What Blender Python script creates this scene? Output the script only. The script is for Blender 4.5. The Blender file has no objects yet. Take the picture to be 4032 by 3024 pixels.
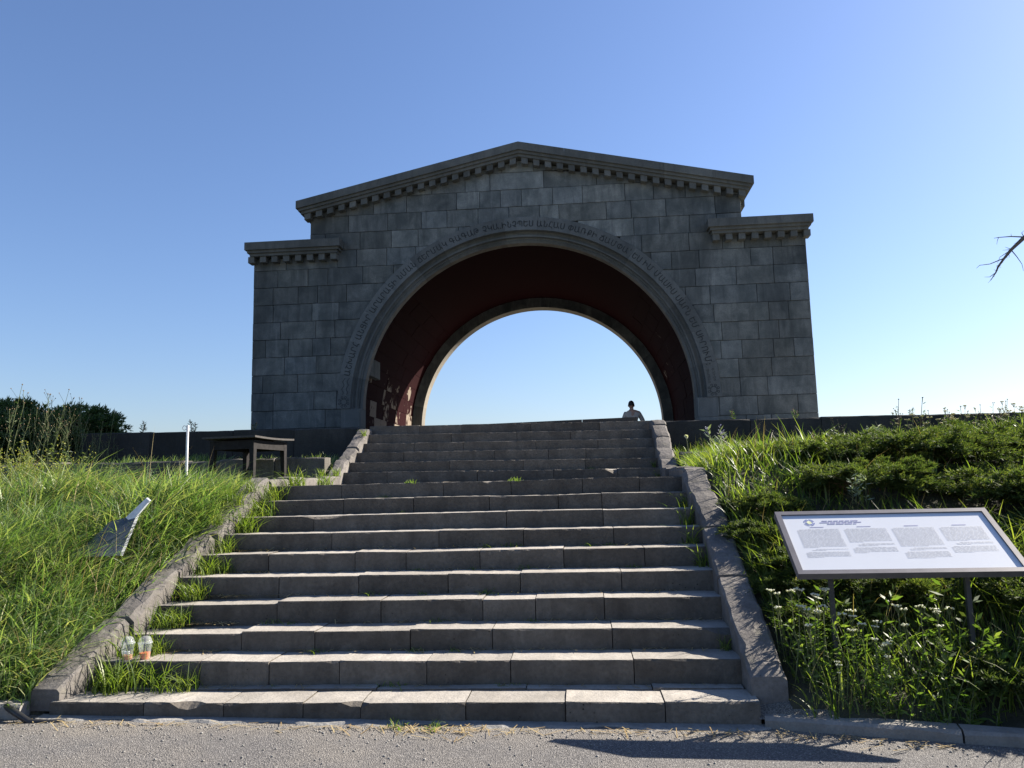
import bpy, bmesh, math, random
import numpy as np
from mathutils import Vector, Matrix

random.seed(11)
rng = np.random.default_rng(11)
scene = bpy.context.scene
COL = scene.collection
R = math.radians

# ------------------------------------------------------------------ camera, sky, sun, exposure
cam_data = bpy.data.cameras.new('camera')
cam = bpy.data.objects.new('camera', cam_data)
COL.objects.link(cam)
cam_data.sensor_width = 36.0
cam_data.lens = 27.26
cam_data.clip_start = 0.05
cam_data.clip_end = 3000.0
YAW, PITCH, ROLL = 0.0856, 0.1303, 0.0234
_fw = Vector((-math.sin(YAW) * math.cos(PITCH), math.cos(YAW) * math.cos(PITCH), math.sin(PITCH)))
_rt = Vector((math.cos(YAW), math.sin(YAW), 0.0))
_up = _rt.cross(_fw)
_r2 = _rt * math.cos(ROLL) - _up * math.sin(ROLL)
_u2 = _rt * math.sin(ROLL) + _up * math.cos(ROLL)
_m = Matrix((( _r2.x, _u2.x, -_fw.x, 1.147), (_r2.y, _u2.y, -_fw.y, 0.0), (_r2.z, _u2.z, -_fw.z, 1.6), (0, 0, 0, 1)))
cam.matrix_world = _m
scene.camera = cam

SUN = Vector((1.28, 0.76, 1.0)).normalized()          # direction towards the sun
SUN_EL = math.asin(SUN.z)
SUN_AZ = math.atan2(SUN.x, SUN.y)
world = bpy.data.worlds.new('World')
scene.world = world
world.use_nodes = True
wn = world.node_tree
bg = wn.nodes['Background']
sky = wn.nodes.new('ShaderNodeTexSky')
sky.sky_type = 'NISHITA'
sky.sun_disc = False
sky.sun_elevation = SUN_EL
sky.sun_rotation = SUN_AZ
sky.altitude = 1500.0
sky.air_density = 1.5
sky.dust_density = 2.4
sky.ozone_density = 6.0
tint = wn.nodes.new('ShaderNodeMix')              # camera white balance, the same everywhere in the sky
tint.data_type = 'RGBA'; tint.blend_type = 'MULTIPLY'
tint.inputs[0].default_value = 1.0
tint.inputs[7].default_value = (1.04, 0.985, 1.08, 1.0)
wn.links.new(sky.outputs['Color'], tint.inputs[6])
wn.links.new(tint.outputs[2], bg.inputs['Color'])
bg.inputs['Strength'].default_value = 0.052
sun_data = bpy.data.lights.new('sun', 'SUN')
sun_data.energy = 5.0
sun_data.angle = R(0.53)
sun_data.color = (1.0, 0.92, 0.8)
sun = bpy.data.objects.new('sun', sun_data)
COL.objects.link(sun)
sun.rotation_euler = SUN.to_track_quat('Z', 'Y').to_euler()
sun.location = (20, 12, 25)
vs = scene.view_settings
vs.view_transform = 'Standard'
vs.look = 'None'
vs.exposure = 1.6
vs.gamma = 1.0
scene.render.film_transparent = False
scene.cycles.max_bounces = 6
scene.cycles.transparent_max_bounces = 8

# ------------------------------------------------------------------ materials
class NT:
    def __init__(self, name):
        self.m = bpy.data.materials.new(name)
        self.m.use_nodes = True
        self.t = self.m.node_tree
        self.b = self.t.nodes['Principled BSDF']
        self.out = self.t.nodes['Material Output']
    def n(self, typ, **kw):
        nd = self.t.nodes.new(typ)
        for k, v in kw.items():
            if k.startswith('i_'):
                key = k[2:].replace('_', ' ')
                self.set(nd.inputs[key], v)
            else:
                setattr(nd, k, v)
        return nd
    def set(self, sock, v):
        if isinstance(v, bpy.types.NodeSocket):
            self.t.links.new(v, sock)
        else:
            sock.default_value = v
    def math(self, op, a, b=0.0, clamp=False):
        nd = self.n('ShaderNodeMath', operation=op, use_clamp=clamp)
        self.set(nd.inputs[0], a); self.set(nd.inputs[1], b)
        return nd.outputs[0]
    def vmath(self, op, a, b):
        nd = self.n('ShaderNodeVectorMath', operation=op)
        self.set(nd.inputs[0], a); self.set(nd.inputs[1], b)
        return nd.outputs[0]
    def mix(self, f, a, b, blend='MIX'):
        nd = self.n('ShaderNodeMix', data_type='RGBA', blend_type=blend)
        self.set(nd.inputs[0], f); self.set(nd.inputs[6], a); self.set(nd.inputs[7], b)
        return nd.outputs[2]
    def noise(self, vec, scale, detail=4.0, rough=0.55, dist=0.0):
        nd = self.n('ShaderNodeTexNoise')
        self.set(nd.inputs['Vector'], vec)
        nd.inputs['Scale'].default_value = scale
        nd.inputs['Detail'].default_value = detail
        nd.inputs['Roughness'].default_value = rough
        nd.inputs['Distortion'].default_value = dist
        return nd.outputs['Fac']
    def ramp(self, f, stops):
        nd = self.n('ShaderNodeValToRGB')
        el = nd.color_ramp.elements
        while len(el) < len(stops):
            el.new(0.5)
        for e, (p, c) in zip(el, stops):
            e.position = p
            e.color = c if len(c) == 4 else (*c, 1)
        self.set(nd.inputs[0], f)
        return nd.outputs[0]
    def maprange(self, f, a, b, c=0.0, d=1.0):
        nd = self.n('ShaderNodeMapRange')
        self.set(nd.inputs[0], f)
        for i, v in enumerate((a, b, c, d)):
            nd.inputs[i + 1].default_value = v
        return nd.outputs[0]
    def bump(self, h, strength=0.4, dist=0.01):
        nd = self.n('ShaderNodeBump')
        nd.inputs['Strength'].default_value = strength
        nd.inputs['Distance'].default_value = dist
        self.set(nd.inputs['Height'], h)
        self.t.links.new(nd.outputs[0], self.b.inputs['Normal'])

def c4(c):
    return (*c, 1.0)

def stone(name, c1, c2, cdark, grain=45.0, stain=1.6, streak=0.5, bump=0.5, var=0.35, pits=0.0, rough=0.9, moss=None, wash=0.0):
    s = NT(name)
    tc = s.n('ShaderNodeTexCoord').outputs['Object']
    oi = s.n('ShaderNodeObjectInfo')
    rnd = oi.outputs['Random']
    cx = s.n('ShaderNodeCombineXYZ')
    s.set(cx.inputs[0], s.math('MULTIPLY', rnd, 71.3)); s.set(cx.inputs[1], s.math('MULTIPLY', rnd, 37.9)); s.set(cx.inputs[2], s.math('MULTIPLY', rnd, 53.1))
    v = s.vmath('ADD', tc, cx.outputs[0])
    n1 = s.noise(v, stain, 6, 0.6, 0.4)
    n2 = s.noise(v, grain, 8, 0.65)
    vs_ = s.vmath('MULTIPLY', v, (7.0, 7.0, 0.9))
    n3 = s.noise(vs_, 1.0, 5, 0.6)
    base = s.mix(s.maprange(n1, 0.35, 0.68), c4(c1), c4(c2))
    base = s.mix(s.maprange(n2, 0.3, 0.75, 0.0, 0.55), base, c4(cdark))
    base = s.mix(s.maprange(n3, 0.5, 0.72, 0.0, streak), base, c4(cdark))
    if pits:
        vo = s.n('ShaderNodeTexVoronoi'); s.set(vo.inputs['Vector'], v); vo.inputs['Scale'].default_value = 22
        pm = s.math('MULTIPLY', s.maprange(vo.outputs['Distance'], 0.16, 0.1), s.maprange(s.noise(v, 2.3, 3), 0.56, 0.66, 0, pits))
        base = s.mix(pm, base, c4([x * 0.3 for x in cdark]))
    if moss:
        base = s.mix(s.maprange(s.noise(v, 5.0, 6, 0.7), 0.56, 0.7, 0, 0.7), base, c4(moss))
    if wash:          # rain washes and soot patches that run on over several stones
        w1 = s.noise(s.vmath('MULTIPLY', tc, (1.1, 1.1, 0.35)), 1.0, 6, 0.65, 0.6)
        base = s.mix(s.maprange(w1, 0.47, 0.66, 0, wash), base, c4(cdark))
        w2 = s.noise(s.vmath('MULTIPLY', tc, (5.0, 5.0, 0.5)), 1.0, 4, 0.6)
        base = s.mix(s.maprange(w2, 0.6, 0.74, 0, wash * .45), base, c4([min(1, x * 1.5) for x in c2]))
    k = s.math('MULTIPLY_ADD', rnd, var * 2, False)
    nd = k.node; nd.inputs[2].default_value = 1.0 - var
    base = s.mix(1.0, base, k, 'MULTIPLY')
    base = s.mix(1.0, base, oi.outputs['Color'], 'MULTIPLY')
    s.t.links.new(base, s.b.inputs['Base Color'])
    s.b.inputs['Roughness'].default_value = rough
    s.b.inputs['Specular IOR Level'].default_value = 0.25
    h = s.math('ADD', s.math('MULTIPLY', n2, 0.5), s.noise(v, grain * 0.25, 5))
    s.bump(h, bump, 0.012)
    return s.m

def plain(name, c, rough=0.6, metal=0.0, spec=0.5, noise_amt=0.15, scale=30.0, bump=0.0, coat=0.0):
    s = NT(name)
    tc = s.n('ShaderNodeTexCoord').outputs['Object']
    n = s.noise(tc, scale, 5)
    col = s.mix(s.maprange(n, 0.3, 0.7), c4([x * (1 - noise_amt) for x in c]), c4([min(1, x * (1 + noise_amt)) for x in c]))
    s.t.links.new(col, s.b.inputs['Base Color'])
    s.b.inputs['Roughness'].default_value = rough
    s.b.inputs['Metallic'].default_value = metal
    s.b.inputs['Specular IOR Level'].default_value = spec
    if coat:
        s.b.inputs['Coat Weight'].default_value = coat
        s.b.inputs['Coat Roughness'].default_value = 0.04
    if bump:
        s.bump(n, bump, 0.004)
    return s.m

def leaf(name, stops, trans=0.45, rough=0.5, spec=0.35):
    s = NT(name)
    g = s.n('ShaderNodeNewGeometry')
    tc = s.n('ShaderNodeTexCoord').outputs['Object']
    f = s.math('ADD', s.math('MULTIPLY', g.outputs['Random Per Island'], 0.65), s.math('MULTIPLY', s.noise(tc, 1.1, 3), 0.35))
    col = s.ramp(f, stops)
    s.t.links.new(col, s.b.inputs['Base Color'])
    s.b.inputs['Roughness'].default_value = rough
    s.b.inputs['Specular IOR Level'].default_value = spec
    tr = s.n('ShaderNodeBsdfTranslucent')
    tcol = s.mix(1.0, col, (1.3, 1.35, 0.55, 1), 'MULTIPLY')
    s.t.links.new(tcol, tr.inputs['Color'])
    mx = s.n('ShaderNodeMixShader'); mx.inputs[0].default_value = trans
    s.t.links.new(s.b.outputs[0], mx.inputs[1]); s.t.links.new(tr.outputs[0], mx.inputs[2])
    s.t.links.new(mx.outputs[0], s.out.inputs[0])
    return s.m

M = {}
M['arch'] = stone('arch_basalt', (0.1, 0.112, 0.107), (0.225, 0.234, 0.217), (0.05, 0.056, 0.055), stain=2.3, streak=0.55, var=0.2, pits=0.9, wash=0.6)
M['mortar'] = stone('dark_mortar', (0.05, 0.052, 0.05), (0.07, 0.07, 0.068), (0.03, 0.03, 0.03), var=0.05)
M['cornice'] = stone('cornice_stone', (0.125, 0.13, 0.118), (0.185, 0.188, 0.17), (0.058, 0.062, 0.058), streak=0.5, var=0.15, wash=0.4)
M['vouss'] = stone('archivolt_stone', (0.125, 0.135, 0.131), (0.18, 0.188, 0.178), (0.065, 0.07, 0.069), streak=0.35, var=0.14, wash=0.4)
M['soffit'] = stone('sunlit_soffit_stone', (0.2, 0.18, 0.15), (0.28, 0.255, 0.21), (0.1, 0.09, 0.075), streak=0.3, var=0.12)  # back soffit paler than its ring: sunlight put into the stone colour
M['soffit_front'] = stone('stained_soffit', (0.17, 0.155, 0.13), (0.27, 0.245, 0.205), (0.075, 0.07, 0.06), stain=3.5, streak=0.3, var=0.12)
M['groove'] = plain('painted_groove', (0.055, 0.06, 0.06), 0.95, spec=0.1)  # flat dark fill painting in the grime and shade of cut grooves
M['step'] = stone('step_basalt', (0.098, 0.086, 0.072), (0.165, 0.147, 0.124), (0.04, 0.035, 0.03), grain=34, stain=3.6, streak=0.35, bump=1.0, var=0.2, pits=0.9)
M['tread'] = stone('worn_dusty_sunlit_tread', (0.27, 0.248, 0.217), (0.375, 0.348, 0.31), (0.15, 0.137, 0.118), grain=48, stain=3.4, streak=0.0, bump=0.6, var=0.1)  # worn, dusty step tops, paled further to put sunlight into the colour
M['parapet'] = stone('parapet_tuff', (0.12, 0.109, 0.1), (0.195, 0.178, 0.163), (0.048, 0.044, 0.041), grain=26, stain=3.4, streak=0.2, bump=1.0, var=0.15, pits=0.9, moss=(0.12, 0.115, 0.085))
M['wall'] = stone('plinth_stone', (0.032, 0.032, 0.031), (0.058, 0.056, 0.052), (0.015, 0.015, 0.015), streak=0.4, var=0.2)
M['rubble'] = stone('low_wall_stone', (0.11, 0.1, 0.088), (0.17, 0.155, 0.135), (0.055, 0.05, 0.043), stain=4.0, bump=1.0, var=0.2, moss=(0.1, 0.12, 0.05))
M['kerb'] = stone('kerb_stone', (0.2, 0.19, 0.17), (0.27, 0.255, 0.235), (0.12, 0.11, 0.1), grain=60, bump=0.7, var=0.1)
M['paving'] = stone('terrace_paving', (0.2, 0.19, 0.17), (0.26, 0.25, 0.22), (0.12, 0.11, 0.1), var=0.1)

def red_paint():
    s = NT('peeling_red_paint')
    tc = s.n('ShaderNodeTexCoord').outputs['Object']
    oi = s.n('ShaderNodeObjectInfo')
    cx = s.n('ShaderNodeCombineXYZ')
    s.set(cx.inputs[0], s.math('MULTIPLY', oi.outputs['Random'], 31.0)); s.set(cx.inputs[1], s.math('MULTIPLY', oi.outputs['Random'], 17.0))
    v = s.vmath('ADD', tc, cx.outputs[0])
    sep = s.n('ShaderNodeSeparateColor'); s.set(sep.inputs[0], oi.outputs['Color'])
    peel = sep.outputs[0]
    n = s.noise(v, 2.6, 7, 0.62, 0.5)
    thr = s.math('SUBTRACT', 0.78, s.math('MULTIPLY', peel, 0.5))
    mask = s.math('MULTIPLY', s.math('SUBTRACT', n, thr), 22.0, True)
    g = s.noise(v, 30, 6)
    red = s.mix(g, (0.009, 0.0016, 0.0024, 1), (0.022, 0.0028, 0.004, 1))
    st = s.mix(g, (0.12, 0.1, 0.08, 1), (0.3, 0.25, 0.2, 1))
    s.t.links.new(s.mix(mask, red, st), s.b.inputs['Base Color'])
    s.b.inputs['Roughness'].default_value = 0.95
    s.b.inputs['Specular IOR Level'].default_value = 0.06
    s.bump(s.math('ADD', mask, g), 0.5, 0.008)
    return s.m
M['red'] = red_paint()

def asphalt():
    s = NT('worn_asphalt')
    tc = s.n('ShaderNodeTexCoord').outputs['Object']
    vo = s.n('ShaderNodeTexVoronoi'); s.set(vo.inputs['Vector'], tc); vo.inputs['Scale'].default_value = 105
    sep = s.n('ShaderNodeSeparateColor'); s.set(sep.inputs[0], vo.outputs['Color'])
    peb = s.ramp(sep.outputs[0], [(0.0, (0.085, 0.081, 0.082)), (0.4, (0.128, 0.122, 0.12)), (0.8, (0.175, 0.165, 0.158)), (1.0, (0.3, 0.285, 0.265))])
    n = s.noise(tc, 1.4, 6, 0.6)
    fine = s.noise(tc, 160, 4)
    sx = s.n('ShaderNodeSeparateXYZ'); s.set(sx.inputs[0], tc)
    dust = s.math('ADD', s.maprange(n, 0.45, 0.7, 0, 0.45), s.maprange(s.math('ADD', sx.outputs[1], s.math('MULTIPLY', s.noise(tc, 5, 5), 0.4)), 5.2, 5.65, 0, 0.8), True)
    col = s.mix(dust, peb, (0.25, 0.222, 0.185, 1))
    col = s.mix(s.maprange(vo.outputs['Distance'], 0.35, 0.62, 0, 0.75), col, (0.05, 0.047, 0.045, 1))
    s.t.links.new(col, s.b.inputs['Base Color'])
    s.b.inputs['Roughness'].default_value = 0.92
    h = s.math('SUBTRACT', s.math('ADD', s.math('MULTIPLY', fine, 0.3), s.math('MULTIPLY', sep.outputs[1], 0.7)), vo.outputs['Distance'])
    s.bump(h, 0.8, 0.008)
    return s.m
M['asphalt'] = asphalt()

def soil():
    s = NT('dry_soil')
    tc = s.n('ShaderNodeTexCoord').outputs['Object']
    n = s.noise(tc, 3.0, 7, 0.65)
    n2 = s.noise(tc, 60, 5)
    col = s.ramp(n, [(0.3, (0.03, 0.036, 0.014)), (0.58, (0.06, 0.055, 0.03)), (0.8, (0.13, 0.105, 0.065))])
    col = s.mix(s.maprange(n2, 0.35, 0.7, 0, 0.5), col, (0.05, 0.04, 0.03, 1))
    s.t.links.new(col, s.b.inputs['Base Color'])
    s.b.inputs['Roughness'].default_value = 0.95
    s.bump(n2, 0.8, 0.02)
    return s.m
M['soil'] = soil()
M['concrete'] = stone('broken_concrete', (0.22, 0.215, 0.2), (0.32, 0.31, 0.29), (0.12, 0.115, 0.11), stain=4, var=0.05, bump=0.9)
M['grass'] = leaf('tall_grass_blade', [(0.12, (0.05, 0.105, 0.028)), (0.36, (0.1, 0.18, 0.055)), (0.58, (0.18, 0.26, 0.1)), (0.76, (0.28, 0.32, 0.15)), (0.93, (0.48, 0.43, 0.26))], 0.5, 0.45, 0.55)
M['grass_r'] = leaf('bright_grass_blade', [(0.15, (0.06, 0.11, 0.018)), (0.5, (0.125, 0.185, 0.032)), (0.8, (0.21, 0.25, 0.06)), (0.95, (0.34, 0.31, 0.14))], 0.52, 0.45, 0.5)
M['straw'] = leaf('dry_straw', [(0.2, (0.28, 0.2, 0.1)), (0.8, (0.48, 0.38, 0.2))], 0.25)
M['juniper'] = leaf('juniper_needle', [(0.1, (0.035, 0.062, 0.02)), (0.5, (0.07, 0.105, 0.034)), (0.9, (0.15, 0.17, 0.05))], 0.36, 0.7, 0.2)
M['bushleaf'] = leaf('dark_bush_leaf', [(0.1, (0.03, 0.06, 0.022)), (0.6, (0.058, 0.1, 0.034)), (0.95, (0.12, 0.16, 0.055))], 0.35)
M['weed'] = leaf('weed_leaf', [(0.1, (0.06, 0.115, 0.022)), (0.6, (0.115, 0.18, 0.04)), (0.95, (0.21, 0.24, 0.07))], 0.48)
M['grey_leaf'] = leaf('silver_leaf', [(0.1, (0.14, 0.18, 0.13)), (0.9, (0.3, 0.35, 0.26))], 0.25)
M['stem'] = plain('weed_stem', (0.11, 0.13, 0.05), 0.8, noise_amt=0.4)
M['stem_brown'] = plain('dry_stem', (0.16, 0.11, 0.06), 0.85, noise_amt=0.4)
M['white_flower'] = leaf('white_flower', [(0.1, (0.55, 0.55, 0.48)), (0.9, (0.78, 0.78, 0.7))], 0.3)
M['cream_flower'] = leaf('cream_flower', [(0.1, (0.5, 0.46, 0.28)), (0.9, (0.66, 0.62, 0.42))], 0.3)
M['yellow_flower'] = leaf('yellow_flower', [(0.1, (0.28, 0.29, 0.06)), (0.9, (0.42, 0.4, 0.09))], 0.3)
M['mustard_leaf'] = leaf('mustard_leaf', [(0.1, (0.09, 0.13, 0.03)), (0.6, (0.16, 0.2, 0.05)), (0.95, (0.26, 0.27, 0.09))], 0.45)
M['blue_flower'] = leaf('blue_flower', [(0.1, (0.2, 0.19, 0.45)), (0.9, (0.36, 0.36, 0.62))], 0.3)
M['bark'] = stone('tree_bark', (0.14, 0.11, 0.085), (0.2, 0.16, 0.12), (0.07, 0.055, 0.045), grain=60, bump=1.0, var=0.05)
M['post'] = plain('dark_post_paint', (0.035, 0.037, 0.042), 0.5)
M['frame'] = plain('sign_frame_metal', (0.15, 0.14, 0.145), 0.42, 0.3, 0.5, 0.12, 14)
M['panel'] = plain('sign_panel_white', (0.6, 0.615, 0.64), 0.3, 0.0, 0.5, 0.02, 4, coat=0.2)
M['ink'] = plain('grey_print', (0.46, 0.47, 0.495), 0.5)
M['ink2'] = plain('violet_print', (0.28, 0.28, 0.42), 0.4)
M['logo_b'] = plain('logo_blue_ring', (0.13, 0.16, 0.36), 0.35)
M['logo_y'] = plain('logo_pale_centre', (0.72, 0.74, 0.45), 0.35)
M['wood_dark'] = plain('old_dark_table_wood', (0.018, 0.016, 0.016), 0.8, spec=0.2, noise_amt=0.35, scale=18)
M['wood_top'] = plain('weathered_table_edge', (0.045, 0.04, 0.037), 0.8, noise_amt=0.3, scale=22)
M['wood_under'] = plain('raw_orange_plywood', (0.36, 0.14, 0.05), 0.7, noise_amt=0.2)
M['white_paint'] = plain('white_painted_metal', (0.78, 0.76, 0.76), 0.35, noise_amt=0.05)
M['grey_plastic'] = plain('faded_grey_plastic', (0.06, 0.075, 0.09), 0.55, noise_amt=0.2, scale=90)
M['white_plastic'] = plain('dirty_white_plastic', (0.62, 0.64, 0.68), 0.5, noise_amt=0.15)
M['straw_black'] = plain('black_plastic_straw', (0.012, 0.012, 0.014), 0.35)
M['hose'] = plain('black_rubber_pipe', (0.014, 0.014, 0.016), 0.5)
M['skin'] = plain('skin', (0.45, 0.25, 0.17), 0.55)
M['hair'] = plain('short_black_hair', (0.012, 0.011, 0.012), 0.6, noise_amt=0.5, scale=120, bump=0.6)
M['shirt'] = plain('beige_shirt_cloth', (0.5, 0.42, 0.35), 0.85, noise_amt=0.12, scale=9, bump=0.3)
M['trousers'] = plain('dark_trouser_cloth', (0.04, 0.045, 0.06), 0.85)
M['shoe'] = plain('dark_shoe', (0.03, 0.025, 0.022), 0.6)

def clear_plastic(name, tint, rough=0.05, mixf=0.82):
    s = NT(name)
    tr = s.n('ShaderNodeBsdfTransparent'); tr.inputs[0].default_value = c4(tint)
    s.b.inputs['Base Color'].default_value = (0.85, 0.88, 0.9, 1)
    s.b.inputs['Roughness'].default_value = rough
    mx = s.n('ShaderNodeMixShader'); mx.inputs[0].default_value = mixf
    s.t.links.new(s.b.outputs[0], mx.inputs[1]); s.t.links.new(tr.outputs[0], mx.inputs[2])
    s.t.links.new(mx.outputs[0], s.out.inputs[0])
    return s.m
M['cup'] = clear_plastic('clear_cup_plastic', (0.97, 0.98, 0.98))
M['drink_red'] = plain('orange_red_drink', (0.62, 0.13, 0.015), 0.15, noise_amt=0.2, scale=40)
M['drink_pale'] = plain('pale_orange_drink', (0.6, 0.25, 0.07), 0.15, noise_amt=0.25, scale=40)
M['ice'] = clear_plastic('melting_ice', (0.95, 0.96, 0.98), 0.1, 0.55)

# ------------------------------------------------------------------ mesh helpers
class MB:
    """collects verts and faces of one mesh"""
    def __init__(self):
        self.v = []; self.f = []; self.mi = []
    def add(self, verts, faces, mi=0):
        o = len(self.v)
        self.v.extend([tuple(p) for p in verts])
        self.f.extend([tuple(i + o for i in fc) for fc in faces])
        self.mi.extend([mi] * len(faces))
        return self
    def box(self, lo, hi, mi=0, jit=0.0):
        x0, y0, z0 = lo; x1, y1, z1 = hi
        v = [(x0, y0, z0), (x1, y0, z0), (x1, y1, z0), (x0, y1, z0), (x0, y0, z1), (x1, y0, z1), (x1, y1, z1), (x0, y1, z1)]
        if jit:
            v = [tuple(c + random.uniform(-jit, jit) for c in p) for p in v]
        return self.add(v, [(3, 2, 1, 0), (4, 5, 6, 7), (0, 1, 5, 4), (1, 2, 6, 5), (2, 3, 7, 6), (3, 0, 4, 7)], mi)
    def tube(self, pts, radii, sides=6, mi=0, cap=True):
        pts = [Vector(p) for p in pts]
        n = len(pts); vv = []; ff = []
        if not hasattr(radii, '__len__'):
            radii = [radii] * n
        prev = None
        for i, p in enumerate(pts):
            d = (pts[min(i + 1, n - 1)] - pts[max(i - 1, 0)])
            if d.length < 1e-9: d = Vector((0, 0, 1))
            d.normalize()
            a = prev if prev is not None else (Vector((1, 0, 0)) if abs(d.x) < 0.8 else Vector((0, 1, 0)))
            a = (a - d * a.dot(d))
            if a.length < 1e-6: a = d.orthogonal()
            a.normalize(); prev = a
            b = d.cross(a)
            for k in range(sides):
                t = 2 * math.pi * k / sides
                vv.append(p + (a * math.cos(t) + b * math.sin(t)) * radii[i])
        for i in range(n - 1):
            for k in range(sides):
                k2 = (k + 1) % sides
                ff.append((i * sides + k, i * sides + k2, (i + 1) * sides + k2, (i + 1) * sides + k))
        if cap:
            ff.append(tuple(range(sides))[::-1]); ff.append(tuple((n - 1) * sides + k for k in range(sides)))
        return self.add(vv, ff, mi)
    def lathe(self, prof, centre=(0, 0, 0), sides=20, mi=0, cap_bottom=False, cap_top=False):
        cx, cy, cz = centre; vv = []; ff = []
        for r, z in prof:
            for k in range(sides):
                t = 2 * math.pi * k / sides
                vv.append((cx + r * math.cos(t), cy + r * math.sin(t), cz + z))
        for i in range(len(prof) - 1):
            for k in range(sides):
                k2 = (k + 1) % sides
                ff.append((i * sides + k, i * sides + k2, (i + 1) * sides + k2, (i + 1) * sides + k))
        if cap_bottom: ff.append(tuple(range(sides))[::-1])
        if cap_top: ff.append(tuple((len(prof) - 1) * sides + k for k in range(sides)))
        return self.add(vv, ff, mi)
    def build(self, name, mats, parent=None, smooth=False, world=True, color=None):
        me = bpy.data.meshes.new(name)
        off = parent_world(parent) if (parent is not None and world) else (0, 0, 0)
        me.from_pydata([(x - off[0], y - off[1], z - off[2]) for x, y, z in self.v], [], self.f)
        if not isinstance(mats, (list, tuple)): mats = [mats]
        for m in mats: me.materials.append(m)
        if len(mats) > 1:
            me.polygons.foreach_set('material_index', self.mi)
        if smooth:
            me.polygons.foreach_set('use_smooth', [True] * len(me.polygons))
        me.update()
        o = bpy.data.objects.new(name, me)
        COL.objects.link(o)
        if parent is not None: o.parent = parent
        if color is not None: o.color = color
        return o

_PW = {}
def parent_world(p):
    x = y = z = 0.0
    while p is not None:
        x += p.location.x; y += p.location.y; z += p.location.z
        p = p.parent
    return (x, y, z)

def np_mesh(name, verts, faces, mat, parent=None, smooth=False):
    """verts (n,3) array, faces (m,k) array, all of one size k"""
    me = bpy.data.meshes.new(name)
    n = len(verts); m, k = faces.shape
    me.vertices.add(n); me.vertices.foreach_set('co', np.ascontiguousarray(verts, dtype=np.float32).ravel())
    me.loops.add(m * k); me.loops.foreach_set('vertex_index', np.ascontiguousarray(faces, dtype=np.int32).ravel())
    me.polygons.add(m)
    me.polygons.foreach_set('loop_start', np.arange(0, m * k, k, dtype=np.int32))
    if smooth:
        me.polygons.foreach_set('use_smooth', np.ones(m, dtype=bool))
    me.materials.append(mat)
    me.update(calc_edges=True)
    me.validate()
    o = bpy.data.objects.new(name, me)
    COL.objects.link(o)
    if parent is not None: o.parent = parent
    return o

def tag(o, label=None, cat=None, group=None, kind=None):
    if label: o['label'] = label
    if cat: o['category'] = cat
    if group: o['group'] = group
    if kind: o['kind'] = kind
    return o

def thing(name, loc, label, cat, group=None):
    o = bpy.data.objects.new(name, None)
    o.empty_display_size = 0.2
    COL.objects.link(o)
    o.location = loc
    return tag(o, label, cat, group, 'thing')

def copy_tree(o, parent=None):
    c = o.copy(); COL.objects.link(c)
    c.parent = parent
    for ch in list(o.children):
        copy_tree(ch, c)
    return c

def jit(a):
    return random.uniform(-a, a)

# ------------------------------------------------------------------ stair and ground levels
STEPS = {1: (5.479, 0.145), 2: (5.909, 0.311), 3: (6.268, 0.481), 4: (6.627, 0.65), 5: (6.986, 0.819), 6: (7.345, 0.989), 7: (7.705, 1.158),
         8: (8.064, 1.328), 9: (8.423, 1.497), 10: (8.782, 1.667), 11: (12.169, 1.841), 12: (12.527, 2.015), 13: (12.886, 2.189),
         14: (13.245, 2.363), 15: (13.603, 2.537), 16: (13.962, 2.711)}
for _k, _d in {1: -.008, 2: .012, 4: .011, 5: .013, 6: .018, 7: .016, 8: .006, 10: -.008}.items():
    STEPS[_k] = (STEPS[_k][0], STEPS[_k][1] + _d)
PLAT = 2.711
YF = 18.846            # front face of the arch
XA = -0.154            # its axis

def lin(x, pts):
    return np.interp(x, [p[0] for p in pts], [p[1] for p in pts])
NOSE = [(4.0, -0.2), (5.479, 0.145), (8.782, 1.667), (12.0, 1.68), (12.169, 1.841), (13.962, 2.711), (30, 2.711)]
LIN = [(5.4, -2.63), (8.8, -2.43), (12.1, -2.62), (14.0, -2.64)]     # inner edge of left parapet
RIN = [(5.4, 2.27), (8.8, 2.26), (12.1, 2.37), (14.0, 2.38)]

def road_z(x):
    return 0.006 - 0.011 * (x - 0.5)

def kerb_y(x):
    return np.where(x > 0, 5.42 - 0.2 * np.maximum(x - 2.3, 0), 5.40 + 0.02 * (x + 2.7))

def H(x, y):
    """height of the bank beside the stairs"""
    x = np.asarray(x, float); y = np.asarray(y, float)
    side = np.where(x > 0, x - 2.5, -x - 2.75)
    yk = kerb_y(x) + 0.1
    zl = np.interp(y, [5.45, 6.0, 8.6, 12.15, 12.25, 13.9], [0.1, 0.38, 1.44, 1.5, 1.92, 2.05])
    zr = np.interp(y, [5.45, 6.0, 8.8, 12.15, 12.25, 13.9], [0.08, 0.36, 1.72, 1.78, 1.95, 2.08])
    z = np.where(x > 0, zr, zl)
    z = z + 0.05 * np.sin(x * 1.7 + y * 0.9) * np.clip(side, 0, 1) + 0.035 * np.sin(x * 3.1 - y * 2.3) * np.clip(side, 0, 1)
    z = np.where(x > 4.2, z + 0.015 * np.minimum(x - 4.2, 4), z)
    z = np.where(y < yk + 0.6, np.minimum(z, road_z(x) + 0.085 + np.clip(y - yk, 0, 9) * 0.4), z)
    far = np.clip((y - 30) / 60, 0, 1)
    top = 2.62 - far * 14
    z = np.where(y > 13.98, np.where(np.abs(x) < 9.5, 2.45, 2.1 + 0.45 * np.clip((y - 13.98) / 3, 0, 1)) , z)
    z = np.where(y > 29, top, z)
    return z

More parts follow.
